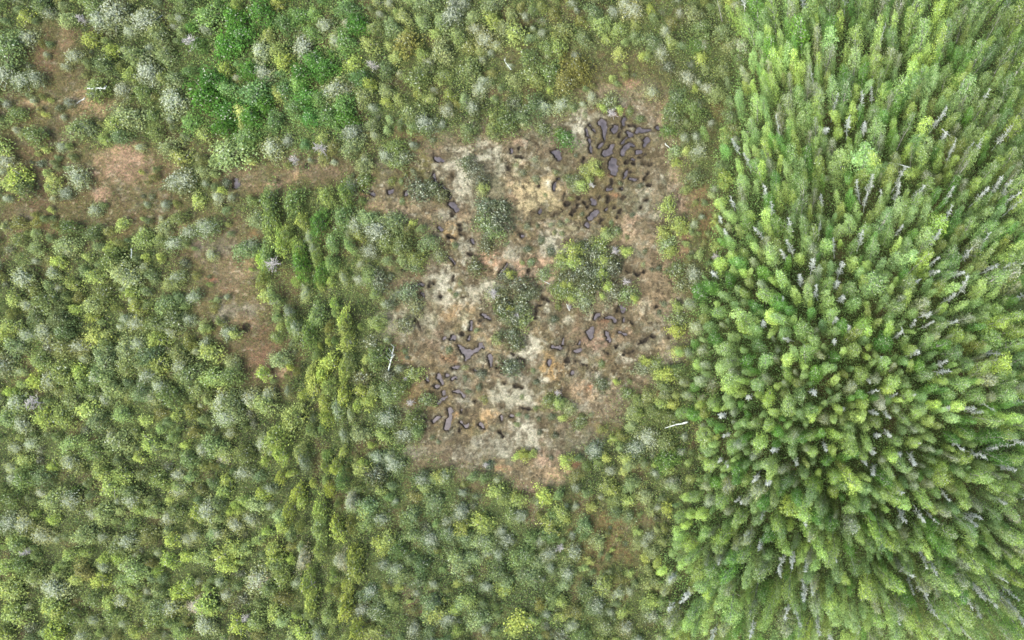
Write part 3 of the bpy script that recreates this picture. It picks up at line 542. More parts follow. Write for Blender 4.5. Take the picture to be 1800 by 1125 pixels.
T[1200, 0] = "l480,80,60 s590,100,55 y830,130,40 y705,140,32 l350,150,50 w280,30,35 y270,105,28 l770,240,45 l910,240,70 s710,230,35 y1010,360,60 l1080,350,50 y1210,390,70 l1250,430,50 y610,435,30 y520,370,35 s770,310,50 w1000,510,24 w795,565,28 l720,570,60 y700,590,40 s560,560,55 y570,680,40 y890,610,40 y440,420,30 s330,400,45 l390,560,60 y440,790,50 s90,800,55 s30,420,50 l180,500,50 g210,370,50 y600,770,40 l580,850,40 s700,700,30 s710,820,30 w500,680,24 s790,780,40 l960,840,90 l830,850,60 y1010,860,45 s1130,850,45 l1260,850,45 w1140,945,40 s1300,940,50 w980,990,40 w930,1010,35 w1550,780,40 s1440,690,50 w1350,630,40 w1370,720,35 l1480,500,60 w1460,500,28 w1580,540,35 y1740,670,50 y1770,100,70 l1700,100,45 l1440,120,70 l1380,200,50 s1470,120,40 g1640,140,50 l1550,300,50 l1260,220,60 g1110,220,60 s1130,60,60 l1220,100,60 s1050,40,45 g1590,320,50 w1680,720,35 y1230,330,60 l1640,560,55 l1500,850,55 s1470,860,30 l1600,920,60 y1640,890,45 w1560,1040,50 g1700,470,50 w1240,1040,40 l1220,1080,50 w1390,1040,35 y510,1050,40 w430,1020,35 l320,960,60 y300,880,35 g400,900,60 y415,900,38 s310,1040,50 l600,1100,50 g700,990,40 w1040,1050,25 d460,260,70 d620,190,70 d390,60,70 l560,20,50 g210,180,60 g100,160,60 s110,240,40 y100,310,35 l60,80,60 d80,250,50 y250,10,40 g780,30,70 g860,430,60 w690,470,24 s660,480,30 d850,400,50 d950,400,50 y850,330,30 g850,520,60 g1000,600,60 l1020,700,70 g1180,680,60 g1220,760,60 l1120,500,60 g1390,400,50 y1330,280,40 y1640,30,60 l1540,30,60 g1760,270,60 y1770,380,60 y1680,380,45 l1730,830,60 s1790,630,40 l1780,960,60 w1700,1000,35 d650,850,60 d490,950,60 y480,320,40 l430,560,50 g250,620,50 y220,690,25 g60,580,60 s80,560,40 y20,800,25 g60,950,60 y200,1070,35 b170,1000,30 s130,470,40 l650,300,40"
T[0, 375] = "l360,170,60 w370,190,40 l200,190,40 g370,80,50 y650,60,35 y590,190,35 l760,140,50 w760,90,18 y775,230,20 l670,330,75 s690,340,55 s140,350,65 s290,315,38 s160,490,40 l500,480,55 s510,490,35 y510,340,40 w935,340,38 l910,370,45 w770,285,26 w655,402,18 w700,460,20 y470,230,25 s240,625,48 s150,640,45 g350,620,55 s675,560,35 s730,580,45 w645,600,20 y495,550,25 y510,650,55 l550,670,40 s420,700,45 w450,770,30 w115,712,32 s860,605,35 s910,630,32 y840,660,45 y830,660,30 s740,690,45 l670,720,55 y730,500,35 l350,850,75 s270,880,55 y190,880,45 l530,850,55 s520,870,40 s20,800,65 w115,835,22 l670,810,50 y570,640,30 l590,920,55 s560,980,35 y70,950,35 w190,1000,40 l340,1070,60 s90,1000,60 y470,1030,50 l650,1060,45 y770,1090,30 w850,910,45 w810,970,32 s780,860,50 y840,800,50 s960,810,50 l1130,870,65 y1100,880,40 w1180,990,60 s1190,1070,60 l1060,930,55 s1090,690,35 w1040,730,25 y1120,730,55 g1230,860,55 l1240,800,45 y1395,850,36 l1480,770,50 w1490,780,35 w1575,605,55 l1550,600,50 y1240,640,28 b1210,630,40 l1080,600,35 y1090,610,25 l1420,230,55 w1440,260,42 y1390,250,45 g1300,200,55 b1340,170,40 y1500,180,45 y1580,180,38 w1640,130,30 w1660,190,35 y1600,40,40 l1680,230,40 l1760,270,40 y1750,360,28 w1620,430,38 s1620,390,30 y1700,380,25 l1460,450,50 y1400,430,35 y1500,130,35 l1440,60,70 g1370,40,50 l1530,120,45 d1690,60,60 d1590,270,60 d1700,320,50 g1770,150,60 s1560,610,30 s1330,980,55 s1420,960,45 l1400,1010,60 l1560,1080,80 y1650,830,40 y1660,900,45 y1750,780,60 y1700,850,45 l1750,920,50 y1740,1070,45 y1720,1000,40 s1790,1040,50 g1240,1010,60 g920,560,60 l880,480,50 w930,540,20 g600,240,60 g500,110,45 b920,160,45 b1010,100,45 b1100,80,60 s1080,60,40 g950,30,40 s1120,220,30 b1030,440,40 w1450,480,18 s1000,560,35 l950,750,50 g820,590,50 g260,480,65 g190,550,50 y70,600,45 y80,460,35 g320,560,60 g560,420,55 y320,260,35 l270,390,30 s320,395,24 y700,420,40 g800,760,60 o330,700,60 k270,680,60 g560,770,60 g760,950,55 g900,970,60 g1000,860,60 y1570,360,20 g1680,540,60 y1770,480,28 y1480,600,20 g1640,650,60 b1540,520,35 g1470,650,40 l80,700,50 y30,640,40 l220,780,50 y430,830,40 l450,900,50 y240,1080,50 l50,1080,50 s130,1110,50 g520,1090,50 g400,980,60"
T[600, 375] = "s80,60,55 l140,30,55 y100,125,28 l60,170,40 w45,110,20 b200,100,70 g280,50,60 g250,150,60 g330,180,55 l400,240,45 g460,160,45 b160,200,50 g390,280,40 l150,340,45 w110,270,24 w30,350,35 s100,350,35 k200,370,55 k260,480,40 w235,482,24 l190,570,45 y105,600,14 y200,600,30 y30,560,45 l40,620,55 y50,680,40 y140,770,25 y125,830,16 g200,760,60 l50,780,50 y30,820,40 y110,930,35 y90,1010,28 l250,960,45 g310,920,50 l380,850,50 w345,880,14 g450,990,40 w380,1000,22 y150,990,35 l170,940,35 y20,960,45 w55,1060,26 b250,1080,60 g380,1090,50 k110,860,60 k160,680,50 k830,40,60 g800,80,60 k770,120,40 g750,50,50 k710,285,48 k770,180,40 k1105,200,25 y890,320,26 k940,380,60 k870,330,40 k980,430,45 s830,430,50 w820,430,34 k860,490,60 d850,520,40 y890,500,20 k950,490,50 l910,550,45 w930,535,22 g960,570,45 k920,560,50 s860,555,30 k1010,420,40 g1070,320,40 g1150,400,50 l1160,270,45 y1160,230,32 y1230,200,50 l1250,190,40 y1230,260,40 k1290,190,50 k1340,220,55 k1280,300,60 k1350,320,60 k1220,340,55 k1310,380,60 k1180,350,50 k1400,260,55 k1440,290,50 k1430,420,55 y1390,260,38 y1380,310,35 y1410,390,30 y1500,200,28 w1445,205,28 y1180,375,25 y1210,375,20 g1180,410,45 l1270,440,50 s1290,480,40 y1215,450,20 y1380,440,20 w1205,500,16 g1500,430,50 g1360,180,50 s1320,150,22 l1400,110,30 y1390,90,20 g1450,100,30 w1510,360,28 y1555,455,16 y1540,440,16 y1700,110,40 l1720,170,50 y1740,200,38 y1780,70,45 s1760,70,35 g1770,300,50 y1770,490,30 g1780,560,50 b1790,380,45 y1770,620,40 y1770,730,32 l1780,730,22 l1660,800,40 b1590,820,45 y1720,850,50 y1690,860,35 g1760,830,45 g1700,920,45 y1690,1000,35 l1700,960,35 g1650,1040,40 y1560,1060,30 l1540,1050,40 y1750,1010,30 g1740,1080,50 y1600,780,25 g1150,1000,40 y1150,1000,26 l1210,1030,35 y1170,1080,20 w1150,950,22 g1090,990,35 g1260,1100,40 k900,640,45 k890,810,50 l820,660,28 k740,850,30 k920,690,40 s400,500,40 b340,580,50 b600,170,20 b520,230,40 b350,420,50 k1370,900,40 y1450,890,18 g1510,950,35 g1800,1050,45 g20,20,60 l180,430,30 s300,430,35"
T[1200, 375] = "l340,60,60 y350,20,40 y380,180,50 l470,220,55 y470,230,35 y460,100,40 g500,60,60 w570,80,35 w565,180,38 l640,60,50 l690,120,50 y620,240,45 w530,220,30 s690,200,45 s710,320,35 w615,350,45 w710,420,35 l760,380,50 w830,290,45 w810,370,50 w840,460,45 w785,560,48 l780,540,60 w800,680,28 w560,670,28 l460,440,60 y470,550,45 s420,380,50 l340,570,85 y320,600,50 l200,520,55 y180,480,35 s60,320,50 s40,480,45 w110,430,24 w200,30,26 w225,110,30 y180,170,35 w175,220,28 w60,60,30 s80,600,50 s110,720,50 s120,800,45 l230,720,60 l260,880,65 y260,920,40 s270,840,40 l400,900,60 y310,950,35 y450,980,50 l560,1020,70 s540,900,35 l670,1040,60 y680,1060,40 w690,950,42 y820,1030,50 w845,1030,22 l800,980,50 l940,850,80 s1010,870,50 w1040,775,24 w980,880,24 l1060,790,60 y1100,900,60 y1070,930,40 w1000,940,28 w1100,965,22 y1190,960,55 w1190,960,24 y950,1000,35 p1040,1000,40 l1250,1030,60 y1230,1060,50 w1000,1045,30 l1160,1080,50 w1390,1035,36 y1320,1010,45 w1490,1030,35 w1540,1040,28 y1740,1080,60 y1690,1070,45 l1350,600,60 y1440,640,60 w1400,590,40 s1480,560,50 y1640,580,60 y1720,550,60 y1780,540,50 l1620,660,60 y1670,800,60 y1560,830,50 w1630,735,36 l1720,700,60 l1500,790,50 w1350,790,50 y1200,720,60 w1220,745,40 l1280,680,60 w1215,580,30 w1130,640,28 l1120,500,60 s1130,470,40 s1250,490,45 w1395,450,30 y970,280,45 l1000,380,80 y960,370,50 l1060,330,60 w880,610,30 y950,600,60 o900,640,50 l900,720,50 w935,150,40 l960,100,60 l1000,200,60 w1140,100,28 l1180,180,60 w1320,140,40 l1270,150,60 y1340,70,60 w1390,30,35 l1500,80,60 w1590,160,35 g1600,90,50 l1400,230,55 g1420,270,55 w1480,380,40 w1440,330,35 l1560,420,60 y1560,400,40 w1680,300,45 l1700,250,60 w1760,280,40 s1700,330,60 l1780,240,50 y1620,440,40 g1350,380,50 o1350,390,45 w1210,380,30 l1190,380,60 y1250,260,50 g1080,120,60 g1050,60,60 g880,400,60 d1060,680,60 d800,760,50 g640,620,60 l650,740,60 d700,850,60 d340,780,60 d90,420,60 l520,560,50 d500,480,60 d250,350,60 g400,700,60 l440,780,60 s500,720,30 s700,620,30 d1350,700,60 s1320,650,40 g1420,740,60 w1370,840,36 l1450,900,60 g1530,960,60 s1620,970,50 l1700,960,60 s1770,920,50 l1600,1090,60 g1780,770,50 s1600,870,50 s1740,400,45 g1640,350,60 l880,60,60 l820,100,50 w800,180,30 w720,90,20 g900,180,50 w530,460,24 d510,490,40 s30,960,35 s160,900,45 s100,880,45 d60,1060,50 g160,1000,60 y90,1010,40 y180,1030,28 s270,1050,40"
T[0, 750] = "w170,90,36 s90,110,40 w65,215,34 y280,210,25 s380,185,50 w375,180,36 l385,90,50 y540,235,50 y650,260,45 y590,310,50 l690,350,55 s710,390,50 s385,380,60 d390,360,30 l290,390,60 s230,350,35 l640,80,65 w590,50,30 y800,90,45 s820,100,35 y740,160,30 g770,250,40 l850,280,50 s960,330,45 y740,430,30 l820,450,40 s1100,440,55 y1050,460,40 g1160,400,45 l950,320,30 y190,460,24 l550,450,60 s500,460,40 s60,500,60 s140,510,50 l460,570,60 y450,580,40 s230,570,50 s550,580,35 l100,620,55 y90,600,40 w150,660,28 y380,670,35 l70,850,60 y60,860,45 s300,850,65 w290,850,42 y410,800,35 l660,820,50 l720,760,60 s690,745,45 y630,690,35 y540,810,45 l290,950,60 y270,940,45 y310,980,45 l90,990,60 y60,960,30 y290,1090,55 l260,1080,40 s440,1100,35 w160,945,24 y590,920,40 s650,910,50 y710,880,35 y910,600,40 s1000,590,35 s1040,570,30 w840,665,24 y900,710,38 y1000,840,35 y950,870,45 l850,870,40 y1090,930,60 y1110,960,40 p1050,940,45 w1165,820,30 y1180,690,60 y1250,640,50 y1210,730,45 l1080,690,50 y1450,640,45 y1450,700,40 s1370,800,65 p1380,810,40 l1490,790,45 p1615,690,48 w1600,640,30 w1575,820,26 y1640,830,50 y1650,920,45 l1640,970,40 y1580,350,45 y1600,390,35 s1430,330,35 y1395,350,35 y1300,390,35 l1350,410,40 s1390,90,40 l1480,60,70 y1490,150,45 y1490,260,32 y1200,280,30 g1300,150,50 s1290,240,45 l1190,140,50 g1130,100,60 l1060,450,40 l1130,560,40 s1150,560,38 s1250,520,45 y1180,340,40 l1600,130,45 s1620,180,40 y1740,330,35 y1700,420,45 y1780,210,35 y1790,540,50 l1700,540,60 s1790,700,40 l1700,640,45 y1490,530,35 l1480,470,40 g1460,730,50 w1300,1010,30 y1260,1040,45 l1360,1020,50 y1600,1090,50 l1550,1110,40 s1690,1100,55 l1740,1000,50 y1450,980,40 l1490,1020,40 s1090,1040,60 l960,1080,50 y720,1080,35 l810,1010,50 g840,960,60 s900,950,55 y840,760,25 g600,990,50 g500,910,50 g400,1000,55 l200,790,50 s190,800,35 g120,730,50 y40,740,40 g60,380,50 g130,270,60 s80,270,40 g230,270,50 l140,180,40 g500,130,60 w520,150,22 y1540,440,35 s1080,120,40 p1180,150,35 g1000,170,50 g940,450,50 s890,480,40 g630,640,50 s680,600,55 y560,690,35 o800,560,50 o440,760,45 s560,740,35 l1300,640,35 o1500,900,45 l1420,850,50 y20,1100,50"
T[600, 750] = "b350,40,50 g400,20,40 l100,40,45 y220,40,35 y160,95,18 s200,165,40 w260,170,34 y110,220,45 y120,200,30 k200,250,70 b280,200,50 w60,400,45 p70,390,40 l140,420,55 y130,440,40 s215,490,45 l140,510,45 w285,395,14 y520,260,35 g500,270,35 s550,260,40 w495,280,22 l490,400,50 s490,390,35 l370,470,50 g340,490,45 y250,600,50 l370,570,45 s470,600,50 b480,590,40 s570,560,40 g560,570,45 y210,630,45 s630,450,50 b640,440,40 y830,350,50 l860,370,45 y940,380,42 y750,500,50 l760,530,45 y640,530,45 s940,470,45 w950,470,30 l900,470,40 y1070,365,45 l1040,390,35 l1130,470,50 y1160,460,45 y1100,510,45 y1180,480,25 w1235,420,20 w1185,420,16 y1320,420,28 l1280,520,45 y1400,165,22 y1190,180,38 y1500,170,35 y1490,230,30 y965,150,30 y930,155,22 y1010,145,22 w765,205,20 b780,200,25 g760,270,30 w825,280,22 y1430,65,24 l1400,310,45 b1550,110,55 s1620,60,55 l1520,200,35 y1430,330,40 g1720,90,55 d1720,180,60 l1720,220,35 s1750,300,40 l1750,310,35 y1510,390,35 y1720,430,30 g1450,390,40 l1600,370,40 s1370,370,18 g1520,480,40 b1240,320,30 l760,610,50 s750,600,40 w770,670,26 s850,550,30 l1000,590,45 s1050,600,30 w1100,670,42 w1170,640,28 s1230,660,50 l1030,720,45 w1105,740,30 l960,680,55 g950,690,45 l620,720,60 y600,690,30 l700,690,40 s290,750,45 b230,730,40 w240,715,22 l80,720,60 y90,760,40 y70,680,40 p20,700,45 s40,690,30 l330,790,45 y615,825,22 y860,850,40 l870,830,40 g1000,790,55 s990,780,40 s1190,780,45 l1180,830,35 s680,800,30 l480,940,55 s490,930,40 y500,980,50 l460,980,40 s560,1010,45 b550,1020,40 y670,920,45 l640,930,40 y600,960,30 l270,920,45 s200,980,50 g220,990,50 b120,960,45 y30,900,40 y40,970,50 l20,940,40 y100,1070,45 y170,1080,45 s380,1070,40 l730,1010,60 s760,1060,35 y950,1030,60 y920,1060,45 y1000,1020,35 s1220,1050,38 w1215,1050,24 b1350,940,50 g1340,950,45 y1390,830,50 s1380,840,45 y1640,920,45 l1620,940,50 s1640,1000,45 y1160,1000,28 y1160,920,35 l1110,900,45 y1600,690,26 l1640,660,40 s1620,580,35 l1560,610,35 s1740,800,45 w1750,790,30 y1690,760,28 l1640,820,45 w1520,870,28 s1750,1000,60 l1760,1060,60 w1740,940,40 s1500,1060,45 w1510,1060,26 l1400,1050,50 g1270,1100,45 g830,770,50 b870,600,50 g660,590,40 s560,500,40 g300,640,50 b430,280,45 l440,320,35 g20,280,45 y20,130,25 s20,40,35 y1520,770,25 l1350,600,45 y1310,710,22 s1600,610,35 y1560,550,24 g1790,470,45 o1240,260,35 b150,870,50 g1450,450,45 g1100,570,45"
T[1200, 750] = "l120,50,60 w230,45,24 l270,100,55 b300,90,50 y410,85,48 l390,80,45 l580,60,60 s590,40,45 w750,95,28 y680,130,45 s650,110,35 y790,120,40 y880,90,70 l880,60,50 w1030,50,36 y950,140,50 y1100,150,45 w1140,145,46 w1200,165,40 y1215,80,40 w1220,85,22 y1480,40,45 w1440,95,38 y1690,30,50 y1480,160,55 w1550,140,40 w1620,125,32 w1680,100,30 y1740,170,50 l1120,70,50 g1150,200,50 y1350,210,60 y1360,260,55 l1450,230,50 y1620,290,55 l1560,260,50 y1720,310,60 l1700,360,55 w1700,220,40 w1000,220,55 w960,190,30 y800,260,55 y880,280,65 l850,310,50 y690,300,50 l460,200,65 y470,220,45 s540,220,40 w390,260,50 w450,300,45 s400,330,60 l240,210,60 w240,195,30 l150,200,50 y130,190,30 l210,380,65 l60,370,60 y20,370,45 y100,460,50 y40,460,40 l300,480,60 w290,380,22 s350,370,40 w425,450,24 y500,500,55 l520,540,55 y560,420,45 y630,430,55 d700,470,40 l730,420,55 s740,400,40 y670,540,55 w665,560,26 s690,560,40 s350,570,50 w350,560,34 y220,570,55 l200,620,50 l120,560,45 s160,550,30 y40,620,60 l60,680,60 s200,690,40 w205,685,24 w515,710,42 w515,760,28 w572,680,36 w573,720,28 l430,740,70 s430,730,45 l780,680,80 y800,620,50 w800,670,26 l700,720,50 s880,510,65 w890,510,48 y1010,540,60 y1060,590,65 l1040,570,60 s1160,560,45 l1220,620,50 s1140,500,35 w1240,455,42 w1150,470,40 w1135,345,42 y1090,360,55 y1120,310,50 l1060,350,40 y1260,370,60 s1290,300,45 l1360,430,60 s1370,440,45 y1510,560,55 l1480,510,55 w1500,480,45 w1530,470,35 l1620,440,60 w1660,390,45 p1740,470,50 y1740,580,60 l1690,560,45 y1510,690,60 y1450,640,50 l1400,650,45 w1310,730,32 w1540,840,42 w1600,890,40 w1500,910,40 w1560,970,32 w1640,770,30 w1720,870,32 y1640,740,50 y1740,800,50 y1740,700,40 w1690,900,45 s1690,930,60 l1700,960,40 w1760,990,35 l1600,830,60 l1340,780,60 w1180,760,44 l1180,720,50 y1100,810,60 l1070,790,60 w1260,850,55 w1300,960,36 s1270,830,40 y970,840,60 s1000,900,60 l1000,860,50 y780,920,60 l790,940,60 w770,910,30 s690,820,45 w685,830,30 s700,930,45 y560,820,55 l570,850,40 y850,800,40 l120,830,65 w30,880,45 w10,900,38 l240,850,60 s250,840,45 y130,860,40 g80,960,60 l260,950,60 y280,970,40 l380,920,60 s400,900,40 y460,940,50 y30,1030,55 l70,1060,50 s230,1040,45 l360,1070,60 w370,1060,40 w600,980,32 y640,1090,60 l620,1040,50 s540,1040,60 w720,1030,32 l800,1010,60 y910,1080,50 w920,1070,30 l1020,1000,60 s1030,1060,45 w1140,960,38 s1150,950,45 l1330,1060,60 s1330,1050,45 y1250,1060,50 w1380,1020,24 l1450,950,60 y1500,1000,50 l1580,1050,60 w1480,1080,24 s1680,1060,45 y1770,1080,60 w1770,1090,28 l1120,1060,60 g1080,930,50 d880,640,60 d780,500,60 g950,400,60 d900,120,40 g1300,170,50 d1560,60,60 d1640,60,60 d1500,30,50 d1420,60,50 g1700,40,40 g1240,550,50 d1350,620,60 g1380,550,50 d1440,850,50 g1400,900,50 g600,600,50 d520,330,50 d300,220,50 g640,240,55 g560,280,50 l900,420,60 y910,380,45 s600,290,30 l340,280,40 g980,620,50 g900,720,50 g340,660,50 d280,680,50 l160,740,50 s130,700,40 g680,340,50 y20,520,40 d1050,270,50 l1080,230,40 g1600,360,40 l1480,380,45 s1540,400,40 y1470,320,40 g1330,340,40"

FOREST = [(1300, -80), (1290, 160), (1270, 240), (1250, 330), (1255, 430), (1215, 560), (1215, 640), (1232, 760), (1225, 900), (1170, 960), (1150, 1200), (1900, 1200), (1900, -80)]
STRIP = [(455, 340), (625, 330), (640, 700), (620, 800), (640, 1150), (540, 1150), (480, 800), (520, 620), (450, 450)]
P1 = lambda x, y, poly: bool(inpoly(np.array([float(x)]), np.array([float(y)]), poly)[0])
items = []                       # x, y, r(px), code
for (ox, oy), txt in T.items():
    for tok in txt.split():
        a, b, c = tok[1:].split(','); items.append((ox + float(a) / 3, oy + float(b) / 3, float(c) / 3 * (1.12 if ox == 1200 else 1.26), tok[0], True))
pts = [(i[0], i[1], i[2]) for i in items]
# gaps between them
rf = random.Random(5); grid = {}; n_fill = 10 ** 9
def gadd(x, y, r): grid.setdefault((int(x // 40), int(y // 40)), []).append((x, y, r))
for p in pts: gadd(*p)
def near(x, y, r, k):
    for a in (-1, 0, 1):
        for b in (-1, 0, 1):
            for q in grid.get((int(x // 40) + a, int(y // 40) + b), ()):
                if (q[0] - x) ** 2 + (q[1] - y) ** 2 < (k * (q[2] + r)) ** 2: return True
    return False
cn = lambda x, y: float(vnoise(np.array([(x - 900) * .1]), np.array([(562 - y) * .1]), 4.5, 500)[0])
for _ in range(16000):
    x = rf.uniform(-15, 1815); y = rf.uniform(-15, 1140)
    if P1(x, y, BOG): continue
    if any(P1(x, y, c) for c in CLEAR[:3]) and (rf.random() < .7 or cn(x, y) < .1): continue
    if any(P1(x, y, c) for c in CLEAR[3:5]) and rf.random() < .7: continue
    fo = P1(x, y, FOREST); r = rf.uniform(9, 19) if fo else rf.uniform(6, 12) + 10 * rf.random() ** 2
    if any(P1(x, y, c) for c in CLEAR): r *= .6
    if not fo and cn(x, y) < rf.uniform(-.6, .25): continue
    if P1(x, y, STRIP) and rf.random() < .4: continue
    if near(x, y, r, .5 if fo else .72): continue
    if fo: code = rf.choice('lllyygggddsow')
    elif x < 620 and y > 560: code = rf.choice('llyysggoogk')
    elif y < 260 and 300 < x < 650: code = rf.choice('ddggglsb')
    else: code = rf.choice('llgggsbooky')
    items.append((x, y, r, code, False)); gadd(x, y, r)
n_fill = len(items)
for _ in range(1500):
    x = rf.uniform(640, 1210); y = rf.uniform(180, 880)
    if not P1(x, y, BOG): continue
    r = rf.uniform(4, 9); wx_, wy_ = px(x, y)
    if cn(x, y) < .2: continue
    if near(x, y, r, 1.0) or any(np.hypot(W[:, 0] - wx_, W[:, 1] - wy_).min() < r * .1 + .25 for W, _ in pools): continue
    if len(items) - n_fill > 170: break
    items.append((x, y, r, rf.choice('kksgobs'), False)); gadd(x, y, r)
rl = random.Random(9); count = {}; seen = set(); groupsize = {}
def zone_name(x, y):
    if P1(x, y, FOREST): return 'in the tall right-hand forest'
    if P1(x, y, BOG): return 'on the open bog'
    if P1(x, y, STRIP): return 'in the leaning tree strip'
    if y > 780 and x > 620: return 'in scrub below the bog'
    if x > 1180: return 'at the bog edge'
    if y < 260: return 'in the upper thicket'
    if x < 640: return 'in the left thicket'
    return 'beside the bog'
def place(x, y, r, code, hand, idx):
    fo = P1(x + 55 * cn(x, y), y, FOREST); st = P1(x + 16 * cn(y, x), y, STRIP) and not fo; bog = P1(x, y, BOG)
    if code == 'w' and not fo and not bog and rl.random() < .82: code = 's'; pale = 1.25
    else: pale = 1.
    if code == 'w': nm = 'dead_tree' if (fo) else 'dead_shrub'
    elif fo: nm = 'silvery_birch' if code in 'sbp' else 'birch_tree'
    elif code in 'sbp' and not bog: nm = 'silvery_shrub'
    elif code == 'y' or (code == 'l' and r < 13): nm = 'birch_sapling'
    elif code == 'k' or bog: nm = 'dwarf_shrub'
    else: nm = 'leafy_tree'
    if bog and code in 'ksg' and r > 8: r *= 1.05
    h0, r0 = DIM[nm]; R_ = r * .1; sx = max(.45, R_ / r0)
    if nm in ('birch_tree', 'silvery_birch'): sz = rl.uniform(.8, 1.4) * min(1.15, .75 + .3 * sx); sx *= rl.uniform(.45, .8)
    elif nm == 'dead_tree': sz = rl.uniform(.95, 1.25); sx = max(.5, min(1.1, sx * .9))
    elif nm == 'dwarf_shrub': sz = sx * rl.uniform(.8, 1.2)
    else: sz = min(1.5, .35 + .6 * sx) * rl.uniform(.85, 1.15)

    if fo: sz *= min(1, .42 + .58 * max(0., -float(polydist(np.array([float(x)]), np.array([float(y)]), FOREST)[0])) / 130) if y > 40 and x < 1700 else 1
    h = h0 * sz; zc = h * (.6 if fo else .5)
    ax, ay = px(x, y); dx, dy = ax - CX, ay - CY; dist = math.hypot(dx, dy) + 1e-6; tx = ty = 0.
    if fo:
        a = R(rl.uniform(12, 33) * min(1, dist / 14))
        if x > 1440 and y < 330: a = R(rl.uniform(-14, 3)); tx += .06; tx, ty = math.sin(a) * dx / dist, math.sin(a) * dy / dist
    elif y > 880 and 640 < x < 1150: tx, ty = .35, .2
    tx += rl.gauss(0, .05); ty += rl.gauss(0, .05)
    k = (H - zc) / H; bx = CX + dx * k - tx * zc; by = CY + dy * k - ty * zc
    z = float(gsample(Z, bx, by)); loc = Vector((bx, by, max(z, -.1) - .03))
    q = Vector((tx, ty, math.sqrt(max(.2, 1 - tx * tx - ty * ty)))); yaw = rl.uniform(0, 6.283)
    rot = Vector((0, 0, 1)).rotation_difference(q) @ Euler((0, 0, yaw)).to_quaternion()
    scl = Vector((sx * rl.uniform(.9, 1.1), sx * rl.uniform(.9, 1.1), sz))
    if st and nm != 'dead_shrub':                       # thickets here grow in narrow rows running up and down the photo
        rot = Euler((0, 0, rl.gauss(0, .2) + rl.choice((0, math.pi)))).to_quaternion(); e = rl.uniform(1.0, 1.5); scl = Vector((sx * .58, sx * e, sz * rl.uniform(1.1, 1.5)))
    base, cw = GC[code]; j = rl.uniform(.82, 1.18); colr = base * j * np.array([rl.uniform(.92, 1.08), 1, rl.uniform(.85, 1.15)])
    colr = colr * pale
    if st: colr = colr * (np.array([1.16, 1.16, .95]) if y > 560 and code in 'ylo' else np.array([1.15, 1.22, 1.0]))
    elif x < 620 and y > 650 and code in 'yl': colr = colr * np.array([1.03, 1.08, 1.0])
    elif 640 < x < 1050 and y > 800 and code in 'gbskl': colr = colr * np.array([.9, .97, .97])
    elif x < 640 and y > 380 and code in 'sb': colr = colr * np.array([1.05, 1.08, .95])
    if fo: th = math.atan2(dy, dx); colr = colr * (1 + .32 * float(vnoise(np.array([th * 9.]), np.array([dist / 14.]), 1., 600)[0]))
    if fo: colr = colr * np.array([1.06, 1.26, 1.1]) if code in 'lygdo' else colr * np.array([1.0, 1.1, 1.0])
    if y < 260 and 330 < x < 640 and code in 'dgl': colr = colr * np.array([.8, 1.04, .86])
    count[nm] = count.get(nm, 0) + 1
    if count[nm] > 300: overflow.setdefault(nm, []).append((Matrix.LocRotScale(loc, rot, scl), idx % NV, colr)); return
    root = bpy.data.objects.new(nm, None); COL.objects.link(root); root.empty_display_size = .3
    root.location = loc; root.rotation_mode = 'QUATERNION'; root.rotation_quaternion = rot; root.scale = scl
    for pn, pm in LIB[nm, idx % NV]:
        o = bpy.data.objects.new(pn, pm); COL.objects.link(o); o.parent = root
        if pn == 'crown': o.color = (*colr, 1)
    if fo: sw = 'slender' if r < 13.5 else 'broad' if r > 18 else 'tall'
    else: sw = 'small' if r < 12 else 'broad' if r > 18 else 'medium-sized'
    tag(root, None, CAT[nm], GRP[nm]); placed.append(dict(o=root, x=x, y=y, r=r, nm=nm, sw=sw, cw=cw))
overflow = {}; placed = []
order = sorted(range(len(items)), key=lambda i: -items[i][2])          # the largest of each kind first
for n_, i in enumerate(order):
    x, y, r, code, hand = items[i]
    if abs(x - 1195) < 24 and abs(y - 748) < 9: continue
    place(x, y, r, code, hand, n_)
print('COUNTS', count, len(items))
# labels: look + nearest neighbours + part of the photo, widened until each is the only one
COLS = ['left edge', 'far left', 'left', 'centre-left', 'middle', 'centre-right', 'right', 'far right', 'right edge']
ROWS = ['top edge', 'upper part', 'above mid-height', 'mid-height', 'below mid-height', 'lower part', 'bottom edge']
def cell(x, y): return ROWS[max(0, min(6, int(y / 1125 * 7)))] + ' ' + COLS[max(0, min(8, int(x / 200)))]
def way(p, q):
    dx, dy = p['x'] - q['x'], p['y'] - q['y']
    if abs(dx) > 2.2 * abs(dy): return 'right of' if dx > 0 else 'left of'
    if abs(dy) > 2.2 * abs(dx): return 'below' if dy > 0 else 'above'
    return ('below-' if dy > 0 else 'above-') + ('right of' if dx > 0 else 'left of')
SHORT = {'birch_tree': 'birch', 'silvery_birch': 'silvery birch', 'leafy_tree': 'bushy tree', 'birch_sapling': 'sapling', 'silvery_shrub': 'silvery shrub', 'dwarf_shrub': 'low shrub', 'dead_tree': 'dead tree', 'dead_shrub': 'dead shrub'}
def short(q): return (SHORT[q['nm']] if q['nm'][:4] == 'dead' else q['cw'] + ' ' + SHORT[q['nm']])
def own(p): return p['sw'] + ' bare ' + SHORT[p['nm']] if p['nm'][:4] == 'dead' else f"{p['sw']} {p['cw']} {SHORT[p['nm']]}"
PXY = np.array([(p['x'], p['y']) for p in placed]); used = set()
for n_, p in enumerate(placed):
    d = np.hypot(PXY[:, 0] - p['x'], PXY[:, 1] - p['y']); nn = [placed[k] for k in np.argsort(d)[1:60]]; lab = None
    for q in nn:
        c_ = f"{own(p)} {way(p, q)} {q['sw']} {short(q)}, {cell(p['x'], p['y'])}"
        if c_ not in used and len(c_.replace('-', ' ').split()) <= 16: lab = c_; break
    if lab is None: lab = c_
    used.add(lab); p['o']['label'] = lab
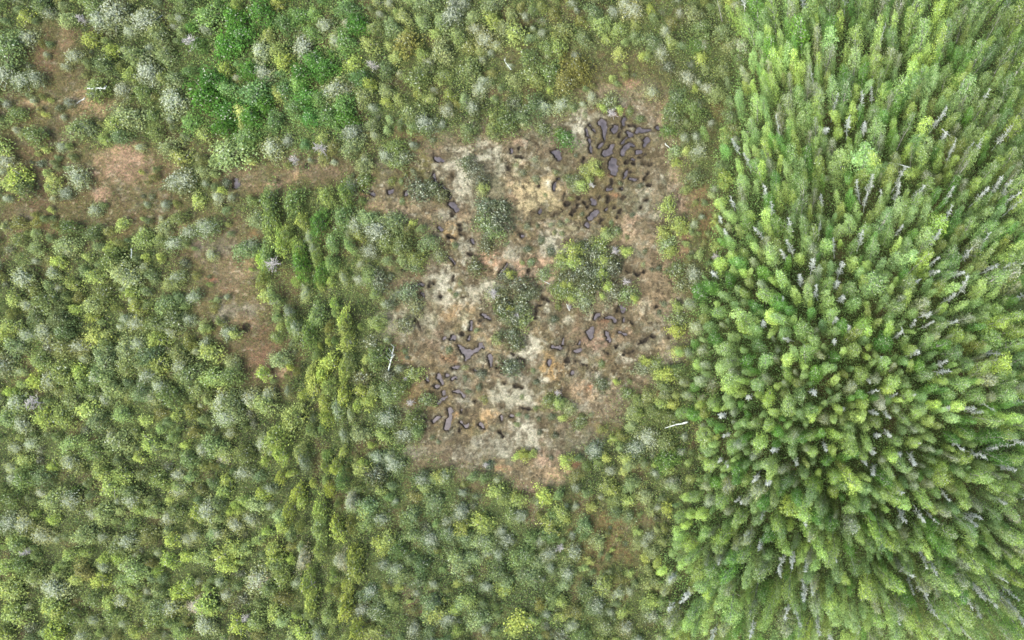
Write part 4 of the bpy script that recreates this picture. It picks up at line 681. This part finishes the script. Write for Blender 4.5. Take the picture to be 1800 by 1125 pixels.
# beyond 300 of a kind: one mass per kind
def merge(nm, lst, label):
    Vs = []; Cs = []
    for mt, vi, colr in lst:
        me = LIB[nm, vi][-1][1]; n = len(me.vertices); co = np.empty(n * 3, np.float32); me.vertices.foreach_get('co', co); co = co.reshape(-1, 3)
        tc = np.empty(n * 4, np.float32); me.color_attributes['tint'].data.foreach_get('color', tc); tc = tc.reshape(-1, 4)
        M = np.array(mt); Vs.append(co @ M[:3, :3].T + M[:3, 3]); c = colr[None] * tc[:, :1] * 2
        c = c * (1 - tc[:, 1:2]) + np.array([[.40, .46, .36]]) * tc[:, 1:2]; c = c * (1 - tc[:, 2:3] + tc[:, 2:3] * np.array([[1.25, 1.12, .75]])); Cs.append(c)
    V = np.concatenate(Vs); me = mesh_np(nm, V, np.arange(len(V)).reshape(-1, 4), 4); set_col(me, 'tint', np.concatenate(Cs)); me.materials.append(M_COVER)
    tag(link({'birch_tree': 'birch_thicket', 'silvery_birch': 'silvery_birch_thicket', 'leafy_tree': 'bushy_thicket', 'birch_sapling': 'sapling_thicket', 'silvery_shrub': 'silvery_scrub', 'dwarf_shrub': 'dwarf_scrub'}[nm], me), label, 'thicket', kind='stuff')
for nm, lst in overflow.items():
    if nm[:4] != 'dead': merge(nm, lst, 'smaller ' + GRP[nm] + ' filling the gaps between the larger ones')

# ------------------------------------------------------------------ ground cover (stuff)
rs = np.random.RandomState(77)
def cover(name, label, n, size, hmax, keep, colf):
    X = rs.uniform(-95, 93, n); Y = rs.uniform(-60, 60, n)
    kp = rs.rand(n) < keep(X, Y); X = X[kp]; Y = Y[kp]; m = len(X)
    z = gsample(Z, X, Y) + rs.uniform(0, 1, m) ** 1.5 * hmax(X, Y) + .02
    V, F_ = leaf_quads(np.stack([X, Y, z], 1), size, rs, up=1.0); me = mesh_np(name, V, F_, 4)
    set_col(me, 'tint', np.repeat(np.clip(colf(X, Y, m), 0.01, .8), 4, 0)); me.materials.append(M_COVER)
    tag(link(name, me), label, 'ground cover', kind='stuff')
nb = lambda X, Y: gsample(bogm, X, Y); nc = lambda X, Y: gsample(clr, X, Y)
gp = np.array([[.085, .125, .04], [.12, .16, .05], [.06, .10, .035], [.17, .21, .06], [.13, .15, .10], [.05, .11, .03], [.10, .09, .06]])
def cf(X, Y, m):
    k = rs.choice(len(gp), m, p=[.26, .2, .18, .12, .08, .1, .06]); c = gp[k] * rs.uniform(.6, 1.4, m)[:, None]
    lf = .75 + .35 * fbm(X, Y, 5, 300)[:, None]; g = gsample(C, X, Y); t = np.clip(.12 + .6 * nc(X, Y), 0, .8)[:, None]
    tn = (sstep(640, 700, X * 10 + 900) * sstep(1080, 980, X * 10 + 900) * sstep(-20, -25, Y))[:, None]; c = c * (1 - tn * np.array([[.14, .06, .03]]))
    return (c * 1.75 * lf * (1 - t) + g * 1.05 * rs.uniform(.7, 1.3, m)[:, None] * t)
cover('undergrowth', 'dense low leafy undergrowth of mixed greens between the trees', 1050000, .18,
      lambda X, Y: (.5 + 1.2 * np.clip(fbm(X, Y, 3, 310) + .35, 0, 1)) * (1 - .75 * nc(X, Y)), lambda X, Y: np.clip((1 - nb(X, Y)) * (1 - .6 * nc(X, Y)) * (.85 + .6 * fbm(X, Y, 3, 320)), 0, 1), cf)
fom = sstep(12, -12, polydist(PX, PY, FOREST)); top = sstep(60, -20, polydist(PX, PY, [(330, -50), (640, -50), (620, 180), (520, 260), (380, 230)]))
cover('forest_understorey', 'bright green leafy understorey filling the gaps under the tall birches', 560000, .24,
      lambda X, Y: 4.5 * gsample(fom, X, Y) + .9, lambda X, Y: np.clip(gsample(fom, X, Y) * (.6 + .7 * fbm(X, Y, 2.5, 340)) + .5 * gsample(top, X, Y) * (1 - gsample(fom, X, Y)), 0, 1),
      lambda X, Y, m: np.array([[.12, .21, .065]]) * rs.uniform(.5, 1.6, m)[:, None] * (1 + .3 * fbm(X, Y, 4, 350)[:, None]))
cover('bog_heather', 'sparse low heather and sedge tufts over the peat bog', 700000, .15,
      lambda X, Y: .10 + 0 * X, lambda X, Y: np.clip((nb(X, Y) + .8 * nc(X, Y)) * .55 * (gsample(Z, X, Y) > 0.0) * (.6 + .9 * fbm(X, Y, 2, 330)), 0, 1),
      lambda X, Y, m: gsample(C, X, Y) * rs.uniform(.65, 1.5, m)[:, None] * np.where(rs.rand(m) < .25, 1, 0)[:, None] * np.array([.5, .7, .4]) + gsample(C, X, Y) * rs.uniform(.55, 1.5, m)[:, None] * .85)

# ------------------------------------------------------------------ fallen and leaning trunks
def log(name, x0, y0, x1, y1, r, label, z0=.35, z1=.35, nb=6):
    a = Vector((*px(x0, y0), z0)); b = Vector((*px(x1, y1), z1)); rr = random.Random(int(x0)); d = (b - a); L_ = d.length
    root = bpy.data.objects.new(name, None); COL.objects.link(root); root.location = a; a0 = Vector((0, 0, 0)); n = 4; pts = [a0]
    for i in range(1, n + 1): pts.append(d * (i / n) + Vector((rr.uniform(-.1, .1), rr.uniform(-.1, .1), rr.uniform(0, .08))))
    link('trunk', tubes('trunk', [(pts[i], pts[i + 1], r * (1 - .75 * i / n), r * (1 - .75 * (i + 1) / n)) for i in range(n)], M_DEAD, 7), None, root)
    sg = []; s = Vector((-d.y, d.x, 0)).normalized()
    for k in range(nb):
        p = d * rr.uniform(.45, 1); e = p + (d.normalized() * rr.uniform(.3, .9) + s * rr.choice((-1, 1)) * rr.uniform(.3, .9) + Vector((0, 0, rr.uniform(0, .5)))) * min(1.1, L_ * .2); sg.append((p, e, r * .35, .015))
    for g in sg: link('branch', tubes('branch', [g], M_DEAD, 4), None, root)
    tag(root, label, 'fallen trunk', 'bleached fallen trunks')
log('fallen_trunk', 172, 163, 204, 164, .14, 'thin white fallen trunk lying level near the upper left clearing', 1.9, 2.0)
log('fallen_trunk', 153, 173, 138, 184, .09, 'short pale fallen trunk on tan ground in the upper left clearing', .4, .3, 3)
log('fallen_trunk', 684, 662, 702, 610, .14, 'long grey leaning dead trunk at the left edge of the bog', .5, 1.8, 8)
log('fallen_trunk', 1212, 741, 1171, 751, .17, 'smooth bright white log lying at the lower right bog edge', 1.7, 1.5, 0)
log('fallen_trunk', 903, 127, 889, 107, .09, 'thin white fallen trunk in the scrub above the bog', 1.1, 1., 2)
log('fallen_trunk', 710, 396, 682, 410, .08, 'faint pale branch lying over the blue-green shrubs left of the bog', 1.9, 1.4, 4)
log('fallen_trunk', 1044, 330, 1039, 318, .12, 'short white stump beside the yellow sapling near the pools', .3, 1.4, 0)
log('fallen_trunk', 1002, 546, 1000, 535, .11, 'short white dead stub beside a small dark pool below the shrub island', .2, 1.2, 2)
log('fallen_trunk', 968, 500, 951, 491, .07, 'thin pale curved branch lying on peach moss beside the shrub island', .3, .3, 0)
log('fallen_trunk', 1170, 253, 1182, 266, .09, 'thin pale trunk lying at the right rim of the pools', .4, .5, 1)
log('fallen_trunk', 244, 440, 252, 458, .09, 'bent thin dead trunk in the left thicket', 1.5, 2.2, 4)
log('fallen_trunk', 1590, 318, 1555, 311, .12, 'long white dead trunk leaning in the upper part of the right-hand forest', 8, 8.5, 8)
log('fallen_trunk', 1642, 254, 1655, 268, .11, 'short white dead trunk slanting in the upper right forest', 8, 8.5, 3)
log('fallen_trunk', 1575, 580, 1580, 598, .11, 'crooked white dead trunk in the middle of the right-hand forest', 7.5, 8.5, 3)
